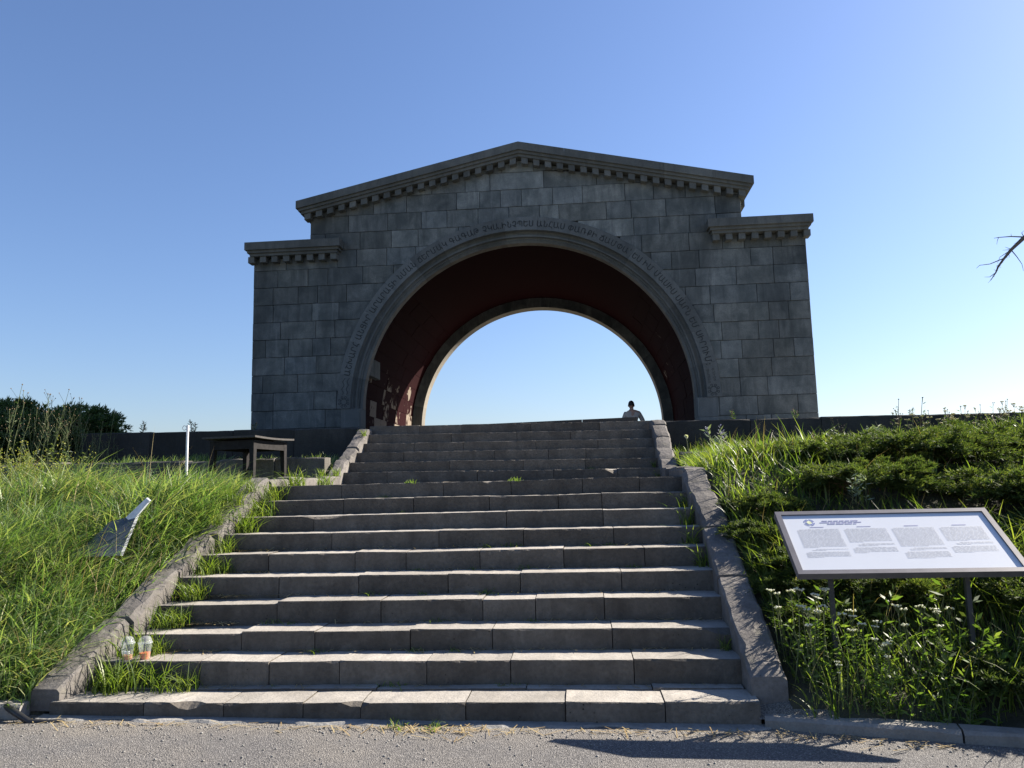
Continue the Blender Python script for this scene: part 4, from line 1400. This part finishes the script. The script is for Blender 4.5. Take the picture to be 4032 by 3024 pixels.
YC = yarrow('cream yarrow flowering on the skyline beyond the low wall', 'cream yarrows on the skyline', 'cream_flower', 7, .4, .62, .12)
for x, y, s in ((6.3, 12.6, 1.0), (6.6, 12.8, 1.15), (6.95, 12.55, 1.1), (7.25, 12.9, 1.2), (7.5, 12.5, 1.1), (6.75, 12.3, .9), (7.8, 12.8, 1.2), (8.2, 12.6, 1.2), (7.1, 12.2, 1.0)):
    place(YC, U, x, y, float(H(x, y)), s)
number(U, 'cream yarrow on the skyline, {} from the arch')
# mustard
U = []
MU = broadleaf(16, .55, .95, .42, .06, .014, M['mustard_leaf'], 'yellow-flowered mustard at the left edge of the tall grass', 'flower', 'mustard plants left of the grass', 'mustard_plant', 44, 'yellow_flower', 5, .013, curl=.3)
for x, y, s in ((-6.2, 9.3, 1.0), (-5.7, 9.1, .9), (-6.8, 9.6, 1.1), (-5.9, 9.9, .95), (-7.4, 9.9, 1.1), (-6.5, 10.2, 1.0), (-5.3, 9.8, .7), (-5.0, 9.2, .65), (-6.9, 8.8, .9), (-8.0, 10.4, 1.1), (-6.1, 9.6, 1.1), (-6.6, 9.2, 1.0), (-5.5, 9.5, .8), (-7.0, 10.0, 1.15), (-6.3, 10.0, 1.05), (-7.7, 9.3, 1.0), (-6.3, 8.4, 1.15), (-5.9, 8.0, 1.0), (-6.8, 8.2, 1.25)):
    place(MU, U, x, y, float(H(x, y)), s)
number(U, 'yellow-flowered mustard above the tall grass, {} from the left')
# grey-leaved and green weeds
U = []
GW = broadleaf(5, .2, .38, .1, .07, .018, M['grey_leaf'], 'silver-leaved weed among the junipers', 'weed', 'silver weeds on the juniper bank', 'silver_weed', 14)
for x, y, s in ((3.7, 7.5, .9), (4.5, 9.0, .8), (4.7, 9.6, 1.0), (3.5, 12.6, .9), (4.6, 12.6, 1.1), (5.2, 12.7, 1.2), (4.0, 12.5, .9)):
    place(GW, U, x, y, float(H(x, y)) + (.25 if y < 10 else 0), s)
number(U, 'silver-leaved weed among the junipers, {} from the stairs')
U = []
BW = broadleaf(7, .25, .5, .16, .09, .024, M['weed'], 'leafy green weed under the information board', 'weed', 'green weeds under the board', 'leafy_weed', 16)
for x, y, s in ((2.72, 5.72, .8), (2.95, 5.85, 1.0), (3.2, 5.7, .95), (3.5, 5.6, .9), (3.75, 5.65, 1.0), (3.3, 6.0, 1.1), (3.7, 6.1, 1.1), (2.85, 6.1, .9), (4.0, 5.45, .8), (3.0, 5.5, .55), (3.35, 5.42, .5), (4.25, 5.6, .9), (3.1, 5.45, .7), (2.75, 5.9, .95), (3.6, 5.45, .75), (3.9, 5.75, 1.05)):
    place(BW, U, x, y, float(H(x, y)), s)
number(U, 'leafy green weed under the information board, {} from the stairs')
U = []
BW2 = broadleaf(6, .15, .35, .16, .07, .02, M['weed'], 'small leafy weed beside the stair landing', 'weed', 'weeds beside the stair landing', 'leafy_weed', 14)
for x, y, s in ((-3.1, 9.8, 1), (-3.3, 11.0, 1.2), (-2.95, 10.6, 1.1), (-3.0, 11.6, 1.3), (2.95, 9.0, .9), (3.1, 10.6, 1.0), (2.9, 11.6, 1.1), (3.0, 8.2, .9), (3.3, 12.5, 1.0)):
    place(BW2, U, x, y, float(H(x, y)), s)
number(U, 'small leafy weed beside the landing, {} from the left')
# thistle-like stalks against the sky
def stalks(label, group, n, h0, h1, spread, name, mat='stem', bud='stem_brown', budr=.012):
    root = thing(name, (0, 0, 0), label, 'weed', group)
    st = MB(); bd = MB(); P = []; D = []
    for i in range(n):
        a = random.uniform(0, 6.28); h = random.uniform(h0, h1)
        b = Vector((random.gauss(0, spread), random.gauss(0, spread), -.02)); tip = b + Vector((math.cos(a) * .22 * h, math.sin(a) * .22 * h, h))
        st.tube([b, (b + tip) / 2 + Vector((jit(.03), jit(.03), 0)), tip], [.006, .005, .003], 4)
        bd.lathe([(.002, -budr), (budr, -budr * .3), (budr * .9, budr * .5), (.002, budr)], tip, 6)
        for q in range(5):
            t = random.uniform(.4, .95); p = b + (tip - b) * t; aa = random.uniform(0, 6.28)
            e = p + Vector((math.cos(aa), math.sin(aa), 1.5)) * random.uniform(.05, .12) * h
            st.tube([p, e], [.003, .0018], 3, cap=False); bd.lathe([(.002, -budr * .8), (budr * .8, 0), (.002, budr * .8)], e, 6)
        for q in range(22):
            t = random.uniform(.05, .9); aa = random.uniform(0, 6.28)
            P.append(b + (tip - b) * t); D.append((math.cos(aa), math.sin(aa), .5))
    st.build('stem', M[mat], root); tag(bd.build('buds', M[bud], root), kind='stuff')
    V, F = leaflets(np.array(P), np.array(D), .07, .014); tag(np_mesh('leaves', V, F, M['bushleaf'], root), kind='stuff')
    return root
U = []
TH = stalks('tall dark thistle stalks on the skyline left of the plinth wall', 'thistle stalks on the left skyline', 14, .9, 1.5, .28, 'thistle_plant')
for x, y, s in ((-8.5, 13.3, 1.0), (-8.0, 13.3, .8), (-9.0, 13.2, 1.05), (-7.6, 13.4, .5), (-8.3, 13.0, .75)): place(TH, U, x, y, 2.05, s)
number(U, 'dark thistle stalks on the skyline, {} from the left')
U = []
DS = stalks('thin dry weed stalks with seed heads against the right-hand sky', 'dry stalks on the right skyline', 3, .5, .85, .1, 'dry_weed', 'stem_brown', 'stem_brown', .01)
for x, y, s in ((6.45, 12.8, 1.1), (6.9, 13.1, .9), (7.4, 13.1, .95), (7.8, 13.0, .9), (5.4, 13.3, .7), (7.1, 12.7, .85), (8.1, 12.9, .9)): place(DS, U, x, y, float(H(x, y)), s)
number(U, 'thin dry seed-headed stalks against the sky, {} from the arch')
U = []
DP = stalks('small dry weed growing on top of the plinth wall', 'dry weeds on the plinth top', 2, .12, .25, .03, 'dry_weed', 'stem_brown', 'stem_brown', .008)
for x in (7.0 - .02, 5.0, 3.9, -6.2, -5.0, -7.2): place(DP, U, x, 14.2, 2.70 - .007 * x, random.uniform(.7, 1.2))
number(U, 'small dry weed on top of the plinth wall, {} from the left')
# dandelion clock
dn = thing('dandelion', (2.78, 12.0, float(H(2.78, 12.0))), 'white dandelion clock beside the parapet below the blue-flowered weed', 'flower')
MB().tube([(0, 0, 0), (0, .01, .3), (-.02, 0, .5)], .004, 5).build('stem', M['stem'], dn, world=False)
Vd = rng.normal(size=(90, 3)); Vd /= np.linalg.norm(Vd, axis=1, keepdims=True)
v, f = leaflets(np.tile(np.array([[-.02, 0, .5]]), (90, 1)), Vd, .035, .012)
tag(np_mesh('seed_head', v, f, M['white_flower'], dn), kind='stuff')

# ------------------------------------------------------------------ information board
sg = thing('information_board', (3.37, 5.8, 0.2), 'slanted white information board in a dark metal frame on two posts', 'sign')
ex = Vector((1, 0, 0)); tl = math.atan2(.40, .56)
ey = Vector((0, 1, 0)) * math.cos(tl) + Vector((0, 0, math.sin(tl)))
ez = ex.cross(ey).normalized()
O0 = Vector((2.605, 5.58, .955)); SW, SH = 1.53, .69
def bp(u, v, w): return O0 + ex * u + ey * v + ez * w
def bbox(mb, u0, u1, v0, v1, w0, w1, mi=0):
    p = [bp(u, v, w) for w in (w0, w1) for u, v in ((u0, v0), (u1, v0), (u1, v1), (u0, v1))]
    return mb.add(p, [(3, 2, 1, 0), (4, 5, 6, 7), (0, 1, 5, 4), (1, 2, 6, 5), (2, 3, 7, 6), (3, 0, 4, 7)], mi)
fw_ = .039
for nm, a in (('frame_bar', (0, SW, 0, fw_)), ('frame_bar', (0, SW, SH - fw_, SH)), ('frame_bar', (0, fw_, fw_, SH - fw_)), ('frame_bar', (SW - fw_, SW, fw_, SH - fw_))):
    bbox(MB(), *a, -.05, .0).build(nm, M['frame'], sg)
pn = bbox(MB(), fw_ - .003, SW - fw_ + .003, fw_ - .003, SH - fw_ + .003, -.04, -.012).build('panel', M['panel'], sg)
def strip(mb, u, v, w, h):
    p = [bp(u, v, -.0105), bp(u + w, v, -.0105), bp(u + w, v + h, -.0105), bp(u, v + h, -.0105)]
    mb.add(p, [(0, 1, 2, 3)])
tx = MB(); hx = MB()
def para(u0, vtop, width, lines, indent=0.0, lh=.0105):
    for i in range(lines):
        u = u0 + (indent if i == 0 else 0); end = u0 + width * (1 if i < lines - 1 else random.uniform(.3, .7))
        while u < end:
            w = min(random.uniform(.012, .045), end - u)
            strip(tx, u, vtop - i * lh, w, .0042); u += w + .005
U0 = .115
for c, (n1, n2, n3) in enumerate(((20, 2, 6), (15, 3, 6), (20, 3, 7), (15, 3, 7))):
    u0 = U0 + c * .335
    v = .485
    for i in range(1): strip(hx, u0 + .1, v + .022, .1, .006)
    para(u0, v, .3, n1, .02); v -= (n1 + 1) * .0105
    para(u0 + .05, v, .25, n2, .03); v -= (n2 + 1) * .0105
    para(u0, v, .3, n3, .02)
for i, (du, w) in enumerate(((.02, .26), (.0, .3), (.05, .21))):
    u = .30 + du; end = u + w
    while u < end:
        ww = min(random.uniform(.03, .075), end - u); strip(hx, u, .575 - i * .018, ww, .0095); u += ww + .007
tx.build('printed_text', M['ink'], pn); hx.build('printed_heading', M['ink2'], pn)
lg = MB()
def arc(r0, r1, a0, a1, cu, cv, n=8):
    vv = []; ff = []
    for i in range(n + 1):
        a = a0 + (a1 - a0) * i / n
        for r in (r0, r1): vv.append(bp(cu + r * math.cos(a), cv + r * math.sin(a), -.0105))
    for i in range(n): ff.append((2 * i, 2 * i + 1, 2 * i + 3, 2 * i + 2))
    lg.add(vv, ff)
for k in range(4):
    arc(.033, .039, k * math.pi / 2 + .25, (k + 1) * math.pi / 2 - .1, .225, .565)
    arc(.022, .029, k * math.pi / 2 + .05, (k + 1) * math.pi / 2 - .3, .225, .565)
lg.build('logo_ring', M['logo_b'], pn)
vv = [bp(.225 + .017 * math.cos(a), .565 + .017 * math.sin(a), -.0105) for a in np.linspace(0, 2 * math.pi, 14)[:-1]]
MB().add(vv, [tuple(range(13))]).build('logo_centre', M['logo_y'], pn)
for u in (.29, 1.22):
    p = bp(u, .30, -.05)
    MB().box((p.x - .016, p.y - .016, -.1), (p.x + .016, p.y + .016, p.z - .004)).build('post', M['post'], sg)
    q = bp(u, .04, -.052)
    MB().tube([bp(u, .04, -.066), bp(u, SH - .05, -.066)], .014, 6).build('bracket', M['frame'], sg)

# ------------------------------------------------------------------ old table
Nc = Vector((-3.59, 10.98)); Lc = Vector((-4.50, 11.60)); Rc = Vector((-3.40, 12.06))
e1 = (Rc - Nc).normalized(); e2 = (Lc - Nc); e2 = (e2 - e1 * e2.dot(e1)).normalized()
Nc = Nc + e1 * .08 + e2 * .07; l1 = .9; l2 = .74
zg = float(H(-3.7, 11.4)); zt = 2.42
tb = thing('wooden_table', (Nc.x + e1.x * l1 / 2 + e2.x * l2 / 2, Nc.y + e1.y * l1 / 2 + e2.y * l2 / 2, zg), 'old dark wooden table with tapered legs standing in the grass', 'table')
def tp(a, b, z): p = Nc + e1 * a + e2 * b; return (p.x, p.y, z)
def tbox(a0, a1, b0, b1, z0, z1, warp=0.0):
    v = [tp(a, b, z + (warp if (a > l1 / 2) else 0)) for z in (z0, z1) for a, b in ((a0, b0), (a1, b0), (a1, b1), (a0, b1))]
    return MB().add(v, [(3, 2, 1, 0), (4, 5, 6, 7), (0, 1, 5, 4), (1, 2, 6, 5), (2, 3, 7, 6), (3, 0, 4, 7)])
top = MB(); n = 10
for i in range(n):
    a0, a1 = -.09 + (l1 + .18) * i / n, -.09 + (l1 + .18) * (i + 1) / n
    w0 = -.014 * math.sin(math.pi * i / n); w1 = -.014 * math.sin(math.pi * (i + 1) / n)
    b0, b1 = -.08, l2 + .08
    v = [tp(a0, b0, zt - .028 + w0), tp(a1, b0, zt - .028 + w1), tp(a1, b1, zt - .028 + w1), tp(a0, b1, zt - .028 + w0), tp(a0, b0, zt + w0), tp(a1, b0, zt + w1), tp(a1, b1, zt + w1), tp(a0, b1, zt + w0)]
    f = [(3, 2, 1, 0), (4, 5, 6, 7), (0, 1, 5, 4), (2, 3, 7, 6)] + ([(3, 0, 4, 7)] if i == 0 else []) + ([(1, 2, 6, 5)] if i == n - 1 else [])
    top.add(v, f)
top.build('table_top', M['wood_top'], tb)
tbox(.03, l1 - .03, .03, l2 - .03, zt - .075, zt - .062).build('table_underside', M['wood_under'], tb)
for a in ((.0, l1, .0, .022), (.0, l1, l2 - .022, l2), (.0, .022, .022, l2 - .022), (l1 - .022, l1, .022, l2 - .022)):
    tbox(*a, zt - .19, zt - .06).build('apron', M['wood_dark'], tb)
for a, b in ((0, 0), (l1 - .075, 0), (0, l2 - .075), (l1 - .075, l2 - .075)):
    sa = .035 if a > .1 else 0; sb = .035 if b > .1 else 0
    z0 = float(H(*tp(a, b, 0)[:2])) - .05
    v = [tp(x, y, z) for z, q in ((z0, .04), (zt - .06, .078)) for x, y in ((a + sa * (q < .05) - .003, b + sb * (q < .05) - .003), (a + sa * (q < .05) + q, b + sb * (q < .05) - .003), (a + sa * (q < .05) + q, b + sb * (q < .05) + q), (a + sa * (q < .05) - .003, b + sb * (q < .05) + q))]
    MB().add(v, [(3, 2, 1, 0), (4, 5, 6, 7), (0, 1, 5, 4), (1, 2, 6, 5), (2, 3, 7, 6), (3, 0, 4, 7)]).build('leg', M['wood_dark'], tb)

# ------------------------------------------------------------------ white post
px_, py_ = -3.58, 9.0
ps = thing('metal_post', (px_, py_, float(H(px_, py_))), 'slim white metal post with a wire ring at its top standing in the grass', 'post')
MB().tube([(px_ + .004, py_, float(H(px_, py_)) - .2), (px_, py_, 2.36)], .0145, 14).build('tube', M['white_paint'], ps, smooth=False)
MB().tube([(px_, py_, 2.352), (px_, py_, 2.415)], .0165, 14).build('cap', M['white_paint'], ps)
MB().tube([(px_ - .02 - .02 + .024 * math.cos(a), py_, 2.385 + .027 * math.sin(a)) for a in np.linspace(0, 2 * math.pi, 14)], .003, 5).build('wire_ring', M['frame'], ps)

# ------------------------------------------------------------------ discarded grey tub
tbz = thing('plastic_tub', (-3.3, 7.0, float(H(-3.3, 7.0))), 'discarded dark grey plastic tub with a white rim arm half buried in the tall grass', 'tub')
mb = MB(); nu, nv = 12, 6; vv = []; ff = []
c0 = Vector((-3.32, 7.1, 1.05))
for j in range(nv + 1):
    t = j / nv
    for i in range(nu + 1):
        s = i / nu
        x = -3.6 + .42 * s + .08 * (1 - t) * (s - .6)
        topz = 1.31 + .09 * s - .12 * max(0, .35 - s) / .35
        z = 1.04 + (topz - 1.04) * t
        y = 7.0 + .3 * t + .05 * math.sin(s * 3.1) * t - .06 * math.sin(s * math.pi)
        vv.append((x, y, z))
for j in range(nv):
    for i in range(nu):
        a = j * (nu + 1) + i; ff.append((a, a + 1, a + nu + 2, a + nu + 1))
nf = len(vv)
back = [(x + .01, y + .03, z - .006) for x, y, z in vv]
vv2 = vv + back
ff2 = list(ff) + [tuple(q + nf for q in fc)[::-1] for fc in ff]
bd = [i for i in range(nu + 1)] + [j * (nu + 1) + nu for j in range(1, nv + 1)] + [nv * (nu + 1) + i for i in range(nu - 1, -1, -1)] + [j * (nu + 1) for j in range(nv - 1, 0, -1)]
for i in range(len(bd)):
    a, b = bd[i], bd[(i + 1) % len(bd)]
    ff2.append((b, a, a + nf, b + nf))
MB().add(vv2, ff2).build('shell', M['grey_plastic'], tbz, smooth=False)
p0 = Vector((-3.24, 7.27, 1.355)); p1 = Vector((-3.08, 7.32, 1.55)); d = (p1 - p0).normalized(); sd = d.cross(Vector((0, 1, 0))).normalized()
MB().add([p0 - sd * .035, p0 + sd * .04, p1 + sd * .022, p1 - sd * .022, p0 - sd * .035 + Vector((0, .03, 0)), p0 + sd * .04 + Vector((0, .03, 0)), p1 + sd * .022 + Vector((0, .03, 0)), p1 - sd * .022 + Vector((0, .03, 0))],
         [(0, 1, 2, 3), (7, 6, 5, 4), (0, 4, 5, 1), (1, 5, 6, 2), (2, 6, 7, 3), (3, 7, 4, 0)]).build('rim_arm', M['white_plastic'], tbz)

# ------------------------------------------------------------------ iced drink cups
def cup(x, y, z, label, drink, dh, lean, smx):
    c = thing('plastic_cup', (x, y, z), label, 'cup', 'takeaway cups on the second step')
    MB().lathe([(.034, .0), (.035, .003), (.05, .118), (.0535, .122), (.0535, .127), (.05, .127)], (x, y, z), 24, cap_bottom=True).build('cup_wall', M['cup'], c, smooth=True)
    ld = MB().lathe([(.0545, .124), (.0545, .131), (.049, .133), (.046, .15), (.036, .168), (.018, .177), (.008, .178)], (x, y, z), 24).build('dome_lid', M['cup'], c, smooth=True)
    MB().lathe([(.033, .003), (.033 + .0136 * dh / .1, dh)], (x, y, z), 20, cap_bottom=True, cap_top=True).build('drink', M[drink], c, smooth=False)
    if drink == 'drink_pale':
        ic = MB()
        for q in range(6):
            a = random.uniform(0, 6.28); r = random.uniform(0, .02)
            o = Vector((x + r * math.cos(a), y + r * math.sin(a), z + dh + .008 + random.uniform(0, .014)))
            ic.box(tuple(o - Vector((.01, .01, .01))), tuple(o + Vector((.01, .01, .01))), jit=.003)
        ic.build('ice', M['ice'], c)
    MB().tube([(x - lean * .3, y + .01, z + .01), (x + smx, y - .005, z + .27)], .0052, 8).build('drinking_straw', M['straw_black'], c)
cup(-2.425, 5.975, .325, 'clear dome-lidded cup of pale melted drink nearer the parapet', 'drink_pale', .035, -.05, -.045)
cup(-2.29, 5.99, .325, 'clear dome-lidded cup with bright orange drink on the step edge', 'drink_red', .052, .06, .012)

# black pipe at the foot of the grass
hp = MB().tube([(-2.98, 5.42, .13), (-2.86, 5.36, .1), (-2.74, 5.34, .045), (-2.6, 5.36, .035), (-2.5, 5.38, .04)], .022, 8).build('rubber_pipe', M['hose'], None, smooth=True)
tag(hp, 'short black rubber pipe lying between the kerb and the lowest step', 'pipe', kind='thing')

# ------------------------------------------------------------------ seated person beyond the top step
def skin_mesh(name, verts, edges, radii, mat, parent, root=0, sub=2):
    me = bpy.data.meshes.new(name); me.from_pydata(verts, edges, []); me.update()
    o = bpy.data.objects.new(name, me); COL.objects.link(o)
    md = o.modifiers.new('skin', 'SKIN')
    for i, r in enumerate(radii):
        sv = me.skin_vertices[0].data[i]; sv.radius = (r, r) if not isinstance(r, tuple) else r
        sv.use_root = (i == root)
    md2 = o.modifiers.new('sub', 'SUBSURF'); md2.levels = sub
    bpy.context.view_layer.update()
    new = bpy.data.meshes.new_from_object(o.evaluated_get(bpy.context.evaluated_depsgraph_get()))
    o.modifiers.clear(); o.data = new
    new.materials.clear(); new.materials.append(mat)
    new.polygons.foreach_set('use_smooth', [True] * len(new.polygons))
    o.parent = parent
    return o
PX, PY = 2.60, 21.4
SEAT = 3.02
pr = thing('person', (PX, PY, SEAT), 'person in a beige shirt with short black hair sitting beyond the top step', 'person')
# local coordinates: x right, y away from camera, z up from the seat
bv = [(0, 0, .1), (0, -.01, .3), (0, -.02, .47), (-.01, .0, .56), (-.015, .02, .62), (-.18, 0, .48), (-.25, .06, .24), (-.2, .27, .16), (.18, 0, .48), (.27, .07, .25), (.24, .29, .14), (-.1, .06, .06), (-.13, .46, .1), (-.13, .52, -.28), (.1, .06, .06), (.14, .46, .1), (.14, .52, -.28)]
be = [(0, 1), (1, 2), (2, 3), (3, 4), (2, 5), (5, 6), (6, 7), (2, 8), (8, 9), (9, 10), (0, 11), (11, 12), (12, 13), (0, 14), (14, 15), (15, 16)]
skin_mesh('body', bv, be, [.12, .12, .13, .066, .062, .06, .045, .034, .06, .045, .034, .085, .065, .045, .085, .065, .045], M['skin'], pr)
sv_ = [(0, 0, .08), (0, -.01, .28), (0, -.015, .42), (0, -.005, .5), (-.185, 0, .45), (-.265, .05, .22), (-.21, .24, .15), (.185, 0, .45), (.30, .05, .23), (.27, .26, .13)]
skin_mesh('shirt', sv_, [(0, 1), (1, 2), (2, 3), (2, 4), (4, 5), (5, 6), (2, 7), (7, 8), (8, 9)], [(.15, .125), (.15, .125), (.15, .115), .078, .08, .062, .05, .08, .062, .05], M['shirt'], pr)
MB().lathe([(.066, -.012), (.068, .0), (.064, .02), (.06, .022)], (-.005, .0, .535), 18).build('collar', M['shirt'], pr, smooth=True, world=False)
skin_mesh('trousers', [(0, .02, .05), (-.11, .08, .06), (-.14, .47, .1), (-.14, .53, -.2), (.11, .08, .06), (.15, .47, .1), (.15, .53, -.2)], [(0, 1), (1, 2), (2, 3), (0, 4), (4, 5), (5, 6)], [.14, .105, .085, .065, .105, .085, .065], M['trousers'], pr)
def ellips(c, r, nu=18, nv=12, zmin=-1.0, deform=None):
    V = []; F = []
    for j in range(nv + 1):
        ph = math.pi * j / nv - math.pi / 2
        for i in range(nu):
            th = 2 * math.pi * i / nu
            p = [math.cos(ph) * math.cos(th), math.cos(ph) * math.sin(th), math.sin(ph)]
            if deform: p = deform(p)
            V.append((c[0] + p[0] * r[0], c[1] + p[1] * r[1], c[2] + p[2] * r[2]))
    for j in range(nv):
        for i in range(nu):
            k = (i + 1) % nu
            F.append((j * nu + i, j * nu + k, (j + 1) * nu + k, (j + 1) * nu + i))
    return V, F
hc = (-.015, .03, .70)
def headform(p):
    x, y, z = p
    if z < 0: x *= 1 - .22 * (-z); 
    return [x, y, z]
mb = MB().add(*ellips(hc, (.082, .098, .118), deform=headform))
mb.add(*ellips((hc[0], hc[1] + .1, hc[2] - .02), (.014, .02, .024), 8, 6))
for s in (-1, 1):
    mb.add(*ellips((hc[0] + s * .08, hc[1] + .005, hc[2] - .015), (.012, .022, .033), 8, 6))
    mb.add(*ellips((hc[0] + s * .03, hc[1] + .085, hc[2] + .012), (.014, .01, .009), 8, 6))
mb.add(*ellips((hc[0], hc[1] + .085, hc[2] - .062), (.024, .01, .008), 8, 6))
mb.build('head', M['skin'], pr, smooth=True, world=False)
def hairform(p):
    x, y, z = headform(p)
    lim = -.35 if y < .2 else .25
    if z < lim: z = lim - .02; x *= .78; y *= .8
    return [x, y, z]
MB().add(*ellips((hc[0], hc[1] - .004, hc[2] + .006), (.087, .103, .121), 22, 16, deform=hairform)).build('hair', M['hair'], pr, smooth=True, world=False)
for s in (-1, 1):
    MB().box((PX + s * .14 - .05, PY + .46, SEAT - .37), (PX + s * .14 + .05, PY + .74, SEAT - .28)).build('shoe', M['shoe'], pr)
    h = MB()
    base = Vector((PX + s * .2 + (.03 if s > 0 else 0), PY + .3, SEAT + .13))
    h.box(tuple(base - Vector((.035, .0, .012))), tuple(base + Vector((.035, .085, .014))), jit=.003)
    for q in range(4):
        h.tube([base + Vector((-.027 + .018 * q, .08, 0)), base + Vector((-.027 + .018 * q, .12, -.01)), base + Vector((-.027 + .018 * q, .15 - .006 * abs(q - 1.5), -.03))], [.009, .008, .006], 6)
    h.tube([base + Vector((-s * .034, .015, 0)), base + Vector((-s * .06, .05, -.005)), base + Vector((-s * .06, .08, -.02))], [.011, .009, .007], 6)
    h.build('hand', M['skin'], pr)
bench = thing('stone_block', (PX, PY + .05, PLAT), 'low stone block on which the person sits under the arch', 'block')
MB().box((PX - .5, PY - .2, 2.6), (PX + .5, PY + .3, SEAT - .02), jit=.01).build('seat_stone', M['step'], bench)
# feet rest on the ledge in front of the seat
MB().box((PX - .5, PY + .32, 2.45), (PX + .5, PY + 1.0, SEAT - .372), jit=.005).build('foot_stone', M['step'], bench)

# ------------------------------------------------------------------ half-dead tree at the right, mostly outside the picture
tr = thing('roadside_tree', (7.5, 5.9, float(H(7.5, 5.9))), 'half-dead tree whose bare twigs reach in at the right edge of the picture', 'tree')
zt0 = float(H(7.5, 5.9))
tk = MB()
tk.tube([(7.5, 5.9, zt0 - .3), (7.52, 5.9, zt0 + .8), (7.45, 5.88, zt0 + 1.9), (7.55, 5.95, zt0 + 3.0), (7.6, 6.0, zt0 + 4.2)], [.17, .135, .115, .09, .05], 10)
tk.build('trunk', M['bark'], tr, smooth=True)
bm_ = MB()
Y0 = 6.4
main = [(7.46, 5.88, zt0 + 2.6), (6.7, 6.1, 3.98), (5.7, 6.35, 3.93), (5.05, 6.42, 3.67), (4.774, Y0, 3.49), (4.664, Y0, 3.393), (4.591, Y0 - .02, 3.316), (4.537, Y0 - .03, 3.252), (4.513, Y0 - .03, 3.203), (4.46, Y0 - .05, 3.139)]
bm_.tube(main, [.05, .04, .03, .022, .0165, .0125, .0095, .0075, .0055, .002], 7)
for pts, r in (([(4.60, Y0, 3.325), (4.508, Y0 + .03, 3.292), (4.437, Y0 + .05, 3.29), (4.409, Y0 + .05, 3.266)], .0045), ([(4.77, Y0, 3.495), (4.696, Y0 + .04, 3.516), (4.611, Y0 + .06, 3.519), (4.58, Y0 + .07, 3.517)], .006),
               ([(4.611, Y0 + .06, 3.519), (4.594, Y0 + .05, 3.49), (4.586, Y0 + .05, 3.456)], .003), ([(4.67, Y0, 3.385), (4.686, Y0 - .03, 3.326), (4.707, Y0 - .05, 3.259), (4.708, Y0 - .06, 3.198)], .0045),
               ([(4.513, Y0 - .03, 3.203), (4.468, Y0 - .02, 3.172), (4.433, Y0 - .01, 3.176)], .0035), ([(4.66, Y0, 3.39), (4.63, Y0 + .03, 3.37), (4.60, Y0 + .05, 3.35), (4.575, Y0 + .05, 3.30)], .004),
               ([(4.66, Y0, 3.40), (4.63, Y0 + .02, 3.425)], .003), ([(4.655, Y0, 3.395), (4.61, Y0 + .02, 3.398)], .003), ([(4.775, Y0, 3.49), (4.76, Y0, 3.53), (4.785, Y0, 3.55)], .004), ([(4.70, Y0 + .04, 3.516), (4.70, Y0 + .04, 3.54)], .0025),
               ([(4.64, Y0, 3.37), (4.635, Y0 - .02, 3.34), (4.625, Y0 - .03, 3.32)], .003), ([(4.54, Y0 - .03, 3.255), (4.525, Y0 - .03, 3.262)], .004), ([(4.54, Y0 - .03, 3.255), (4.556, Y0 - .03, 3.257)], .004)):
    k = len(pts); bm_.tube(pts, [r * (1 - .75 * i / (k - 1)) for i in range(k)], 5)
for q in range(46):
    i = random.randint(3, 8); t = random.random(); p = Vector(main[i]).lerp(Vector(main[i + 1] if i + 1 < len(main) else main[i]), t)
    dd = Vector((jit(1), jit(1), jit(1))).normalized() * random.uniform(.01, .035)
    bm_.tube([p, p + dd], [.0022, .0008], 3, cap=False)
bm_.build('bare_branch', M['bark'], tr)
LP = []; LD = []
lm = MB()
random.seed(5)
for q in range(16):
    z0 = random.uniform(1.6, 4.0); a = random.uniform(-1.5, 1.5)
    b = Vector((7.52, 5.9, zt0 + z0)); e = b + Vector((math.cos(a) * random.uniform(.8, 1.7), math.sin(a) * random.uniform(.6, 1.5), random.uniform(.2, 1.0)))
    lm.tube([b, (b + e) / 2 + Vector((jit(.1), jit(.1), .1)), e], [.03, .02, .006], 5)
    for w in range(16):
        t = random.uniform(.35, 1.0); p = b.lerp(e, t); e2 = p + Vector((jit(.45), jit(.45), jit(.35)))
        lm.tube([p, e2], [.006, .002], 3, cap=False)
        for z in range(14):
            LP.append(p.lerp(e2, random.uniform(.2, 1.0)) + Vector((jit(.06), jit(.06), jit(.06)))); LD.append((jit(1), jit(1), jit(1) - .3))
lm.build('limb', M['bark'], tr)
v, f = leaflets(np.array(LP), np.array(LD), rng.uniform(.05, .085, len(LP)), rng.uniform(.025, .04, len(LP)))
off = parent_world(tr)
tag(np_mesh('crown', v - np.array(off)[None] + np.array([[.1, 0, 0]]), f, M['weed'], tr), kind='stuff')
